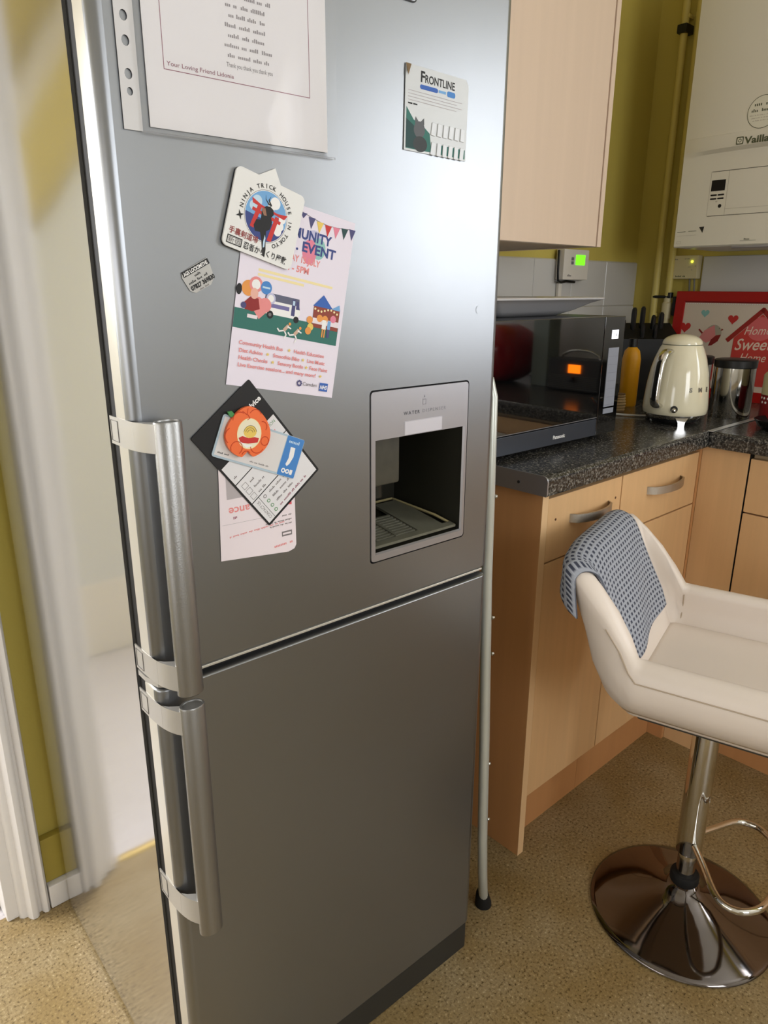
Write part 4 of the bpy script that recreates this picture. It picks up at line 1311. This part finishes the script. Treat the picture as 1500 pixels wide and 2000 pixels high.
w = p.build(bo, 'control_flap_print'); w.matrix_local = Matrix.Translation((0, 0.0001, 0)) @ FP
mb = MB(); mb.box(-0.05, 0.06, -0.004, 0.012, -0.006, 0.0005, ALU, 0.001, seg=1); mb.build('bottom_clip', bo)
p = Print(0)
p.poly(rrect(-0.0690, -0.0505, 0.2405, 0.2590, 0.002, 3), BOILER_INK)
p.poly(rrect(-0.0665, -0.0530, 0.2430, 0.2565, 0.002, 3), BOILER_WHITE)
p.circ(-0.0598, 0.2498, 0.0046, BOILER_INK); p.circ(-0.0598, 0.2498, 0.0028, BOILER_WHITE, n=12)
p.text('Vaillant', -0.0480, 0.2405, 0.0235, BOILER_INK, bold=0.03, width=0.088)
w = p.build(bo, 'maker_name'); w.matrix_local = Matrix.Translation((0, -0.0166, 0.014)) @ FP
p = Print(0)
p.circ(-0.0130, 0.327, 0.0395, BOILER_INK, n=40); p.circ(-0.0130, 0.327, 0.0380, mat('label_white', (226, 222, 204), 0.5), n=40)
p.scribble(-0.013, 0.342, 0.046, 0.0090, BOILER_INK, 0, 'C')
p.scribble(-0.013, 0.328, 0.058, 0.0078, BOILER_INK, 0, 'C')
for k in range(3):
    p.scribble(-0.013, 0.319 - k * 0.0065, 0.064 - 0.008 * k, 0.0026, BROWN_GREY, 0, 'C')
w = p.build(bo, 'round_label'); w.matrix_local = Matrix.Translation((0, -0.0104, 0)) @ FP

def pipe(label, y, z0, z1, r):
    o = empty('wall_pipe', (XW - 0.032, y, z0), 0, label, 'pipe', 'vertical pipes beside the boiler')
    mb = MB(); mb.tube([(0, 0, 0), (0, 0, (z1 - z0) / 2), (0, 0, z1 - z0)], r, PIPE_PAINT, 16); mb.build('tube', o)
    for z in (0.25, z1 - z0 - 0.35):
        mb = MB(); mb.box(-0.003, 0.0315, -r - 0.0025, r + 0.0025, z, z + 0.012, PIPE_PAINT, 0.002); mb.build('pipe_clip', o)
    return o
pa = pipe('yellowed vertical pipe nearest the wall corner', 1.283, WT + 0.001, 2.40, 0.0115)
pb = pipe('yellowed vertical pipe close against the boiler side', 1.236, WT + 0.30, 2.40, 0.0115)
mb = MB(); mb.box(-0.018, 0.0315, -0.016, 0.016, 1.10, 1.125, BLACK, 0.003); mb.build('black_clip', pa)
# valve with lever at the foot of the second pipe
mb = MB()
mb.lathe([(0.0, 0.0), (0.016, 0.0), (0.016, 0.05), (0.012, 0.055), (0.012, 0.075), (0, 0.075)], CREAMPL, 16, Matrix.Translation((0, 0, -0.055)))
mb.tube([(0, 0, -0.055), (0, -0.004, -0.075), (0, -0.02, -0.085), (0, -0.05, -0.085)], 0.0125, CREAMPL, 12)
mb.build('valve_body', pb)
mb = MB()
mb.box(-0.012, 0.012, -0.012, 0.050, 0.012, 0.021, BLACK, 0.003)
mb.box(-0.010, 0.010, -0.034, -0.022, -0.045, 0.018, BLACK, 0.003)
mb.lathe([(0, 0), (0.011, 0), (0.011, 0.016), (0, 0.018)], BLACK, 12, Matrix.Translation((0, -0.006, 0.014)))
mb.build('valve_lever', pb)

# wiring box below the boiler
wb = empty('wiring_box', (XW - 0.0005, 1.147, 1.282), -PI / 2, 'cream wiring box with glowing light under boiler corner', 'wiring box')
mb = MB(); mb.box(-0.086, 0.001, -0.034, -0.001, 0.0, 0.074, CREAMPL, 0.003); mb.build('casing', wb)
mb = MB(); mb.lathe([(0, 0.004), (0.002, 0.0035), (0.0034, 0.001), (0.0034, 0)], LED, 12, Matrix.Translation((-0.018, -0.0341, 0.054)) @ Matrix.Rotation(PI / 2, 4, 'X')); mb.build('indicator_light', wb)
p = Print(0)
p.scribble(-0.079, 0.060, 0.014, 0.0045, INKGREY); p.scribble(-0.044, 0.0615, 0.018, 0.0035, INKGREY)
p.scribble(-0.070, 0.006, 0.042, 0.0055, BOILER_INK)
p.scribble(-0.030, 0.036, 0.014, 0.003, BROWN_GREY); p.circ(-0.016, 0.028, 0.002, BROWN_GREY, n=10); p.circ(-0.006, 0.040, 0.002, BROWN_GREY, n=10)
w = p.build(wb, 'printed_legend'); w['kind'] = 'stuff'; w.matrix_local = Matrix.Translation((0, -0.0343, 0)) @ FP
mb = MB()
for x in (-0.028, -0.012):
    mb.tube([(x, -0.016, 0.001), (x + 0.003, -0.016, -0.03), (x + 0.006, -0.014, -0.08)], 0.003, mat('cable_grey', (120, 118, 110), 0.5), 8)
mb.build('cables', wb)

# ================================================================== FRAMED PICTURE
pf = empty('framed_picture', (2.385, 1.000, WT), -PI / 2, 'red framed Home Sweet Home picture leaning on wall under boiler', 'picture')
FW, FH, FB = 0.196, 0.336, 0.032      # half width, height, border
TL = Matrix.Rotation(R(-4), 4, 'X')
mb = MB()
mb.box(-FW, FW, 0, 0.018, FH - FB, FH, FRAME_RED, 0.002, TL); mb.box(-FW, FW, 0, 0.018, 0.0, FB, FRAME_RED, 0.002, TL)
mb.box(-FW, -FW + FB, 0.0003, 0.0177, 0.001, FH - 0.001, FRAME_RED, 0.002, TL); mb.box(FW - FB, FW, 0.0003, 0.0177, 0.001, FH - 0.001, FRAME_RED, 0.002, TL)
mb.build('frame', pf)
mb = MB(); mb.box(-FW + FB, FW - FB, 0.006, 0.012, FB, FH - FB, mat('picture_cream', (222, 206, 188), 0.6), xf=TL); mb.build('picture_panel', pf)
p = Print(0)
def heart(x, y, s, m):
    pts = [(x + s * 0.058 * 16 * math.sin(t) ** 3, y + s * 0.058 * (13 * math.cos(t) - 5 * math.cos(2 * t) - 2 * math.cos(3 * t) - math.cos(4 * t))) for t in [2 * PI * k / 28 for k in range(28)]]
    p.poly(pts, m)
for k in range(46):
    x = -FW + FB + 0.004 + k * 0.0073
    p.circ(x, FH - FB - 0.006, 0.0016, WHITEINK, n=8)
p.rect(-FW + FB, FH - FB - 0.0035, 2 * (FW - FB), 0.0035, DKRED)
heart(-0.092, 0.268, 0.0145, MINT)
heart(0.000, 0.252, 0.0175, RED)
heart(-0.152, 0.222, 0.0200, RED)
# bird
p.circ(-0.055, 0.206, 0.026, BROWN_GREY, 0.027); p.poly([(-0.085, 0.214), (-0.055, 0.232), (-0.045, 0.190), (-0.075, 0.175), (-0.100, 0.190)], CORAL)
p.poly([(-0.033, 0.214), (-0.024, 0.2185), (-0.031, 0.222)], BROWN)
p.poly([(-0.030, 0.203), (-0.037, 0.182), (-0.055, 0.168), (-0.066, 0.166), (-0.060, 0.186), (-0.046, 0.200)], DKRED)
p.circ(-0.038, 0.2215, 0.0014, INK, n=8)
p.line([(-0.103, 0.216), (-0.092, 0.206)], 0.005, DKRED)
# bird house
p.poly([(0.012, 0.195), (0.012, 0.05), (0.165, 0.05), (0.165, 0.195), (0.088, 0.270)], mat('house_red', (206, 66, 58), 0.6))
p.circ(0.088, 0.225, 0.040, mat('house_pink', (224, 106, 106), 0.6), 0.036)
p.line([(-0.006, 0.188), (0.088, 0.282), (0.182, 0.188)], 0.014, mat('roof_red', (160, 40, 32), 0.6))
SCR = mat('script_cream', (240, 216, 196), 0.6)
p.text('Home', 0.042, 0.206, 0.036, SCR, 3, 'L', 0.0, width=0.080, shear=0.35)
p.text('Sweet', 0.020, 0.158, 0.050, SCR, 3, 'L', 0.01, width=0.115, shear=0.35)
p.text('Home', 0.040, 0.124, 0.036, SCR, 2, 'L', 0.0, width=0.080, shear=0.35)
w = p.build(pf); w.matrix_local = TL @ Matrix.Translation((0, 0.0058, 0)) @ FP

# ================================================================== KETTLE
kt = empty('kettle', (1.868, 0.896, WT), 0, 'cream retro kettle with chrome handle in front of framed picture', 'kettle')
mb = MB()
mb.lathe([(0.0, 0.016), (0.066, 0.016), (0.070, 0.022), (0.070, 0.028), (0.0, 0.028)], STEEL, 40)
mb.lathe([(0.0, 0.008), (0.060, 0.008), (0.062, 0.016), (0, 0.016)], BLACK, 32)
mb.build('base_plate', kt)
for k in range(3):
    a = R(222.6 + 120 * k)
    mb = MB(); mb.prism([(-0.016, 0.022), (0.016, 0.022), (0.009, 0.010), (0.008, 0.0), (-0.008, 0.0), (-0.009, 0.010)], -0.006, 0.006, STEEL, Matrix.Translation((0.064 * math.cos(a), 0.064 * math.sin(a), 0)) @ Matrix.Rotation(a + PI / 2, 4, 'Z'), axis='y')
    mb.build('foot', kt)
def kr(z):
    pts = [(0.028, 0.0800), (0.034, 0.0818), (0.06, 0.0808), (0.10, 0.0775), (0.14, 0.0715), (0.17, 0.0640), (0.195, 0.0545), (0.2035, 0.0500)]
    for (a, ra), (b, rb) in zip(pts[:-1], pts[1:]):
        if a <= z <= b: return ra + (rb - ra) * (z - a) / (b - a)
    return pts[-1][1]
body_prof = [(0.0, 0.028), (0.0790, 0.028)] + [(kr(0.030 + 0.1735 * i / 18), 0.030 + 0.1735 * i / 18) for i in range(19)] + [(0.0, 0.2035)]
mb = MB(); mb.lathe(body_prof, KETTLE_CREAM, 48); kb = mb.build('kettle_body', kt)
mb = MB(); mb.lathe([(0.0, 0.2036), (0.0495, 0.2036), (0.0495, 0.2056), (0, 0.2056)], mat('lid_seam', (120, 124, 104), 0.4, 0.5), 40); mb.build('lid_seam', kt)
lid = [(0.0, 0.2057), (0.0497, 0.2057)] + [(0.0497 * math.cos(R(a)) ** 0.9, 0.2065 + 0.0245 * math.sin(R(a))) for a in range(0, 90, 9)] + [(0.0, 0.231)]
mb = MB(); mb.lathe(lid, KETTLE_CREAM, 40); mb.build('lid', kt)
ha = R(176)
hm = Matrix.Rotation(ha, 4, 'Z')
path = [(0.050, 0, 0.187), (0.062, 0, 0.190), (0.078, 0, 0.186), (0.090, 0, 0.174), (0.097, 0, 0.150), (0.1015, 0, 0.110), (0.1035, 0, 0.072), (0.100, 0, 0.058), (0.090, 0, 0.052), (0.079, 0, 0.052)]
# smooth path
def smooth_path(P, k=4):
    P = [Vector(p) for p in P]; out = []
    for i in range(len(P) - 1):
        p0, p1, p2, p3 = P[max(i - 1, 0)], P[i], P[i + 1], P[min(i + 2, len(P) - 1)]
        for j in range(k):
            t = j / k
            out.append(0.5 * ((2 * p1) + (p2 - p0) * t + (2 * p0 - 5 * p1 + 4 * p2 - p3) * t * t + (3 * p1 - p0 - 3 * p2 + p3) * t ** 3))
    out.append(P[-1]); return out
mb = MB(); mb.tube(smooth_path(path), 0.0125, CHROME, 16, hm, flat=0.55); mb.build('handle', kt)
mb = MB(); mb.lathe([(0.0, 0.0), (0.009, 0.0), (0.009, 0.004), (0, 0.004)], BLACK, 16, Matrix.Rotation(R(205), 4, 'Z') @ Matrix.Translation((0.0795, 0, 0.046)) @ Matrix.Rotation(PI / 2, 4, 'Y')); lv = mb.build('switch', kt)
mb = MB(); mb.lathe([(0.0, -0.005), (0.0035, -0.004), (0.006, 0.0), (0.0035, 0.0045), (0, 0.006)], CHROME, 16, Matrix.Rotation(R(205), 4, 'Z') @ Matrix.Translation((0.089, 0, 0.044)) @ Matrix.Rotation(PI / 2, 4, 'Y')); mb.build('switch_knob', lv)
mb = MB()
for i, ch in enumerate('SMEG'):
    a = R(231 + i * 20)
    vs, fs = text_geo(ch, 0.05)
    x0, x1 = min(v.x for v in vs), max(v.x for v in vs)
    sz, z = 0.0155, 0.090
    out = []
    for v in vs:
        aa = a + (v.x - (x0 + x1) / 2) * sz / 0.079
        zz = z + v.y * sz
        rr_ = kr(zz) + 0.0008
        out.append((rr_ * math.cos(aa), rr_ * math.sin(aa), zz))
    mb.add(out, fs, mat('letter_steel', (120, 116, 106), 0.35, 0.6))
mb.build('maker_letters', kb)

# ================================================================== CANISTERS
def canister(label, loc, r, h):
    c = empty('storage_canister', loc, 0, label, 'canister', 'steel canisters by the kettle')
    mb = MB(); mb.lathe([(0, 0), (r - 0.001, 0), (r, 0.002), (r, h - 0.022), (r - 0.002, h - 0.021), (0, h - 0.021)], STEEL, 40); mb.build('canister_body', c)
    mb = MB(); mb.lathe([(0, h - 0.0205), (r + 0.001, h - 0.0205), (r + 0.0015, h - 0.002), (r - 0.002, h), (0, h)], BLACK, 40); mb.build('lid', c)
    return c
canister('shiny steel canister with black lid in front of picture', (2.078, 0.838, WT), 0.054, 0.158)
canister('shiny steel canister with black lid half hidden behind kettle', (2.100, 0.968, WT), 0.054, 0.158)

# spotted jar and dark dish at the frame edge
jr = empty('spotted_jar', (2.040, 0.700, WT), 0, 'pale jar with red polka-dot band beside steel canister', 'jar')
mb = MB(); mb.lathe([(0, 0.0), (0.040, 0.0), (0.043, 0.004), (0.043, 0.078), (0, 0.078)], mat('jar_dark_red', (120, 16, 20), 0.3), 32); mb.build('jar_foot', jr)
mb = MB(); mb.lathe([(0, 0.0785), (0.043, 0.0785), (0.043, 0.128), (0.038, 0.135), (0, 0.135)], mat('jar_sage', (186, 178, 140), 0.35), 32); mb.build('jar_upper', jr)
for r_ in range(2):
    for k in range(22):
        a = 2 * PI * (k + 0.5 * r_) / 22
        if math.cos(a - R(220)) < -0.1: continue
        mb = MB(); mb.lathe([(0, 0.0008), (0.0030, 0.0006), (0.0032, 0)], WHITEINK, 8, Matrix.Rotation(a, 4, 'Z') @ Matrix.Translation((0.0430, 0, 0.070 - r_ * 0.011)) @ Matrix.Rotation(PI / 2, 4, 'Y')); mb.build('dot', jr)
di = empty('dark_dish', (1.965, 0.655, WT), 0, 'black dish at right edge next to the joint strip', 'dish')
mb = MB(); mb.lathe([(0, 0.0), (0.045, 0.0), (0.058, 0.010), (0.068, 0.026), (0.066, 0.027), (0.054, 0.012), (0, 0.006)], mat('black_glaze', (18, 18, 18), 0.12), 36); mb.build('bowl', di)
mb = MB(); mb.tube([(-0.045, -0.02, 0.031), (-0.01, 0.0, 0.022), (0.02, 0.02, 0.014)], [0.004, 0.0035, 0.007], CHROME, 10, flat=0.5); mb.build('spoon_rest', di)

# ================================================================== KNIFE BLOCK and bottle in the corner
kbk = empty('knife_block', (2.235, 1.205, WT), R(-42), 'black knife block full of black-handled knives behind kettle', 'knife block')
mb = MB(); mb.prism([(-0.065, 0.0), (0.075, 0.0), (0.075, 0.155), (0.045, 0.235), (-0.055, 0.190)], -0.098, 0.098, mat('block_black', (8, 8, 9), 0.6), Matrix.Rotation(PI / 2, 4, 'Z'), axis='y'); mb.build('block', kbk)
ks = [(-0.070, 0.0, 0.250, 0.010), (-0.035, 0.01, 0.285, 0.011), (-0.005, 0.015, 0.288, 0.0105), (0.030, 0.012, 0.262, 0.010), (0.058, 0.02, 0.270, 0.011), (-0.020, -0.04, 0.235, 0.009), (0.02, -0.04, 0.235, 0.009)]
for x, y, z, r_ in ks:
    mb = MB(); mb.tube([(x, y, 0.15), (x, y - 0.002, z - 0.02), (x, y - 0.003, z - 0.006), (x, y - 0.003, z)], [r_ * 0.85, r_, r_ * 0.9, r_ * 0.45], BLACK, 10, flat=0.75); mb.build('knife_handle', kbk)
ob = empty('amber_bottle', (2.035, 1.128, WT), 0, 'amber yellow bottle between microwave and knife block', 'bottle')
mb = MB(); mb.lathe([(0, 0), (0.024, 0.0), (0.026, 0.004), (0.027, 0.14), (0.022, 0.165), (0.012, 0.176), (0, 0.176)], YELLOW_BOTTLE, 28); mb.build('bottle_body', ob)
mb = MB(); mb.lathe([(0, 0.1765), (0.0135, 0.1765), (0.0125, 0.200), (0, 0.201)], BLACK, 18); mb.build('cap', ob)
wk_ = empty('straw_coaster_roll', (1.905, 1.085, WT), R(-40), 'small striped straw roll standing behind the microwave edge', 'straw roll')
mb = MB()
for k in range(6):
    mb.lathe([(0, 0.004 + k * 0.008), (0.021 - 0.001 * abs(k - 2), 0.004 + k * 0.008), (0.023 - 0.001 * abs(k - 2), 0.008 + k * 0.008), (0.021 - 0.001 * abs(k - 2), 0.0118 + k * 0.008), (0, 0.0118 + k * 0.008)], mat('straw', (206, 176, 130), 0.8, vary=0.25, vscale=(60, 60, 300)), 20)
mb.lathe([(0, 0), (0.019, 0), (0.019, 0.054), (0, 0.054)], mat('straw_dark', (120, 92, 58), 0.8), 16)
mb.build('roll', wk_)
cb = MB(); cb.tube(smooth_path([(1.82, 1.10, WT + 0.004), (1.84, 1.06, WT + 0.005), (1.86, 1.02, WT + 0.004), (1.885, 0.985, WT + 0.004)]), 0.0028, WHITEPL, 8)
tag(cb.build('kettle_lead'), 'thin white lead curling on worktop behind the kettle', 'cable')

# ================================================================== THINGS ON THE RIGHT RUN (mirrored in the microwave door)
rd = empty('table_radio', (2.17, 0.375, WT), -PI / 2, 'dark table radio with orange display, mirrored in microwave door', 'radio')
mb = MB(); mb.box(-0.105, 0.105, -0.03, 0.05, 0.004, 0.112, RADIO, 0.005); mb.build('casing', rd)
rdf = MB(); rdf.box(-0.030, 0.018, -0.0335, -0.0301, 0.066, 0.094, LCD_ORANGE); 
rdf.build('display', rd)
for k in range(8):
    mb = MB(); mb.box(-0.1, 0.1, -0.0325, -0.0301, 0.012 + k * 0.006, 0.0145 + k * 0.006, mat('grille_grey', (78, 74, 64), 0.5)); mb.build('grille_bar', rd)
mb = MB(); mb.lathe([(0, 0), (0.010, 0), (0.009, 0.010), (0, 0.011)], BLACK, 18, Matrix.Translation((0.0, -0.0335, 0.045)) @ Matrix.Rotation(PI / 2, 4, 'X')); mb.build('knob', rd)
mb = MB(); mb.tube(smooth_path([(-0.075, 0.01, 0.110), (-0.068, 0.01, 0.125), (-0.03, 0.01, 0.138), (0.03, 0.01, 0.138), (0.068, 0.01, 0.125), (0.075, 0.01, 0.110)]), 0.004, CHROME, 8); mb.build('carry_handle', rd)
rb = empty('bread_bin', (2.20, -0.04, WT + 0.001), -PI / 2, 'glossy red domed bread bin, mirrored in microwave door', 'bread bin')
mb = MB(); mb.box(-0.16, 0.16, -0.13, 0.12, 0.0, 0.215, RED_ENAMEL, 0.085, seg=7); mb.build('bin_body', rb)
mb = MB(); mb.box(-0.06, 0.06, -0.150, -0.1295, 0.075, 0.085, CHROME, 0.003); mb.build('handle', rb)
gb = empty('drink_carton', (2.24, 0.180, WT), -PI / 2, 'grey-green carton standing between radio and red bin', 'carton')
mb = MB(); mb.box(-0.035, 0.035, -0.035, 0.035, 0.0, 0.24, mat('carton_grey', (146, 156, 148), 0.6), 0.003); mb.build('carton', gb)

# ================================================================== BAR STOOL
SC = Vector((1.270, 0.465, 0))
SA = R(-75)
stool = empty('bar_stool', SC, SA, 'cream leatherette bar stool with chrome trumpet base', 'stool')
mb = MB()
bp = [(0.0, 0.0), (0.178, 0.0), (0.181, 0.003), (0.180, 0.006), (0.172, 0.0095), (0.150, 0.0175), (0.120, 0.0285), (0.090, 0.0400), (0.064, 0.0510), (0.046, 0.0610), (0.034, 0.0705), (0.0275, 0.0800), (0.0, 0.0810)]
mb.lathe(bp, BLACKCHROME, 64); mb.build('trumpet_base', stool, 60)
mb = MB(); mb.lathe([(0.019, 0.0785), (0.0265, 0.0785), (0.0285, 0.083), (0.0285, 0.096), (0.0265, 0.100), (0.019, 0.100)], RUBBER, 28); mb.build('rubber_collar', stool)
mb = MB(); mb.lathe([(0, 0.079), (0.0185, 0.079), (0.0185, 0.162), (0, 0.162)], CHROME, 28); mb.build('gas_column', stool)
mb = MB(); mb.lathe([(0, 0.155), (0.0245, 0.155), (0.0252, 0.158), (0.0252, 0.520), (0, 0.520)], CHROME, 32); mb.build('outer_sleeve', stool)
ring = smooth_path([(0.012, -0.022, 0.185), (0.035, -0.060, 0.180), (0.062, -0.108, 0.173), (0.085, -0.128, 0.170), (0.115, -0.126, 0.170), (0.142, -0.098, 0.170), (0.156, -0.05, 0.170), (0.160, 0.0, 0.170),
                    (0.156, 0.05, 0.170), (0.142, 0.098, 0.170), (0.115, 0.126, 0.170), (0.085, 0.128, 0.170), (0.062, 0.108, 0.173), (0.035, 0.060, 0.180), (0.012, 0.022, 0.185)], 3)
mb = MB(); mb.tube(ring, 0.0068, CHROME, 12); mb.build('foot_ring', stool)

# seat: U-shaped padded wall round a cushion
def seat_path(s):
    """s in 0..1 from near front round the back to far front: base point (x,y) outward normal"""
    hw, xf_, xb, r = 0.215, 0.205, -0.168, 0.060
    L1 = xf_ - (xb + r); L2 = PI / 2 * r; L3 = 2 * (hw - r)
    T = 2 * L1 + 2 * L2 + L3
    d = s * T
    if d < L1: return Vector((xf_ - d, -hw)), Vector((0, -1)), d
    d -= L1
    if d < L2:
        a = d / r
        c = Vector((xb + r, -hw + r)); n = Vector((-math.sin(a), -math.cos(a)))
        return c + n * r, n, 0
    d -= L2
    if d < L3: return Vector((xb, -hw + r + d)), Vector((-1, 0)), 0
    d -= L3
    if d < L2:
        a = d / r
        c = Vector((xb + r, hw - r)); n = Vector((-math.cos(a), math.sin(a)))
        return c + n * r, n, 0
    d -= L2
    return Vector((xb + r + d, hw)), Vector((0, 1)), d
def sm(a, b, x):
    t = min(max((x - a) / (b - a), 0), 1); return t * t * (3 - 2 * t)
def wall_at(s):
    p_, n_, _ = seat_path(s)
    k = min(max((-0.104 - p_.x) / 0.050, 0.0), 1.0); k = 0.75 * k + 0.25 * k * k * (3 - 2 * k)
    mid = 1 - abs(p_.y) / 0.215
    top = 0.650 + k * (0.138 + 0.018 * sm(0.0, 0.6, mid))
    lean = 0.40 * k
    return p_, n_, k, top, lean
ZB = 0.535
def wall_pt(s, off, z):
    """point at inward offset off (0 outer face) and height z"""
    p_, n_, k, top, lean = wall_at(s)
    bulge = 0.014 * math.sin(PI * min(max((z - ZB) / 0.12, 0), 1)) * (1 - k * 0.6)
    q = p_ + n_ * (bulge - off - 0.035 * max(0, (0.60 - z) / 0.065) ** 2)
    dx = -lean * max(0, z - 0.575)
    return Vector((q.x + dx, q.y, z))
TH = 0.042
def section(s):
    p_, n_, k, top, lean = wall_at(s)
    pts = []
    for t in (0.0, 0.15, 0.35, 0.6, 0.85):
        pts.append(wall_pt(s, 0, ZB + (top - 0.016 - ZB) * t))
    for a in (0, 30, 60, 90, 120, 150, 180):
        o_ = TH / 2 - TH / 2 * math.cos(R(a)); pts.append(wall_pt(s, o_, top - 0.018 + 0.018 * math.sin(R(a))))
    for t in (0.75, 0.4, 0.0):
        pts.append(wall_pt(s, TH, 0.548 + (top - 0.018 - 0.548) * t))
    return pts
NS = 80
vs, fs = [], []
for i in range(NS + 1):
    vs += section(i / NS)
m_ = len(section(0))
for i in range(NS):
    for j in range(m_):
        j2 = (j + 1) % m_
        fs.append([i * m_ + j, i * m_ + j2, (i + 1) * m_ + j2, (i + 1) * m_ + j])
fs.append(list(range(m_))); fs.append([NS * m_ + j for j in range(m_)])
mb = MB(); mb.add(vs, fs, CREAM_LEATHER, True); mb.build('padded_shell', stool, 70)
mb = MB(); mb.box(-0.128, 0.21, -0.1765, 0.1765, 0.520, 0.572, CREAM_LEATHER, 0.02, seg=4); mb.build('seat_cushion', stool, 60)
mb = MB(); mb.box(-0.10, 0.19, -0.17, 0.17, 0.5205, 0.5355, mat('seat_underside', (60, 56, 50), 0.7), 0.004); mb.build('seat_base', stool)
# piping seams along the arm and the corner joints
for rng in ((0.0, 0.30), (0.70, 1.0)):
    mb = MB(); mb.tube([wall_pt(rng[0] + (rng[1] - rng[0]) * i / 30, -0.0010, wall_at(rng[0] + (rng[1] - rng[0]) * i / 30)[3] - 0.030) for i in range(31)], 0.0011, SEAM, 6); mb.build('seam', stool)
for s_ in (0.272, 0.728):
    k_, tp = 0, wall_at(s_)[3]
    mb = MB(); mb.tube([wall_pt(s_, TH + 0.0008, 0.575 + (tp - 0.02 - 0.575) * i / 8) for i in range(9)], 0.0011, SEAM, 6); mb.build('corner_seam', stool)

# tea towel over the back
def towel():
    # columns run along the back, rows from rear hem, over the top, to the front hem
    NU, NV = 40, 60
    vs, fs, uv = [], [], []
    for i in range(NU + 1):
        u = i / NU
        s = 0.318 + u * 0.297
        p_, n_, k, top, lean = wall_at(s)
        rear_z = 0.705 + 0.035 * math.sin(u * 7) + 0.03 * u
        front_z = 0.602 + 0.020 * sm(0.3, 1.0, u)
        path = []
        for t in range(9):
            z = rear_z + (top - 0.018 - rear_z) * t / 8
            path.append(wall_pt(s, -0.007 - 0.012 * (1 - t / 8) - 0.006 * math.sin(u * 14) * (1 - t / 8), z))
        for a in range(0, 181, 18):
            o_ = TH / 2 - (TH / 2 + 0.006) * math.cos(R(a)); path.append(wall_pt(s, o_, top - 0.018 + 0.024 * math.sin(R(a))))
        for t in range(1, 15):
            z = top - 0.018 + (front_z - top + 0.018) * t / 14
            path.append(wall_pt(s, TH + 0.007 + 0.004 * math.sin(u * 11 + t * 0.25) * (t / 14) + 0.012 * (t / 14), z))
        apex = 9 + 5
        # resample by length
        L = [0.0]
        for a, b in zip(path[:-1], path[1:]): L.append(L[-1] + (b - a).length)
        for j in range(NV + 1):
            d = L[-1] * j / NV
            k2 = max(i2 for i2 in range(len(L)) if L[i2] <= d + 1e-9)
            k2 = min(k2, len(path) - 2)
            f_ = (d - L[k2]) / max(L[k2 + 1] - L[k2], 1e-9)
            vs.append(path[k2].lerp(path[k2 + 1], f_)); uv.append((u * 24, (d - L[apex]) / 0.0105))
    for i in range(NU):
        for j in range(NV):
            a = i * (NV + 1) + j
            fs.append([a, a + 1, a + NV + 2, a + NV + 1])
    me = bpy.data.meshes.new('tea_towel')
    me.from_pydata([tuple(v) for v in vs], [], fs)
    ul = me.uv_layers.new(name='UVMap')
    for lp in me.loops: ul.data[lp.index].uv = uv[lp.vertex_index]
    me.polygons.foreach_set('use_smooth', [True] * len(me.polygons))
    me.materials.append(TOWEL); me.materials.append(mat('towel_edge_shade', (96, 100, 112), 0.95))  # second slot darkens the rim to paint a shadow line along the edge
    o = bpy.data.objects.new('tea_towel', me)
    COL.objects.link(o)
    o.location = SC; o.rotation_euler = (0, 0, SA)
    md = o.modifiers.new('thickness', 'SOLIDIFY'); md.thickness = 0.004; md.offset = 0.0; md.material_offset_rim = 1
    return tag(o, 'grey waffle tea towel folded over the stool back', 'tea towel')
towel()
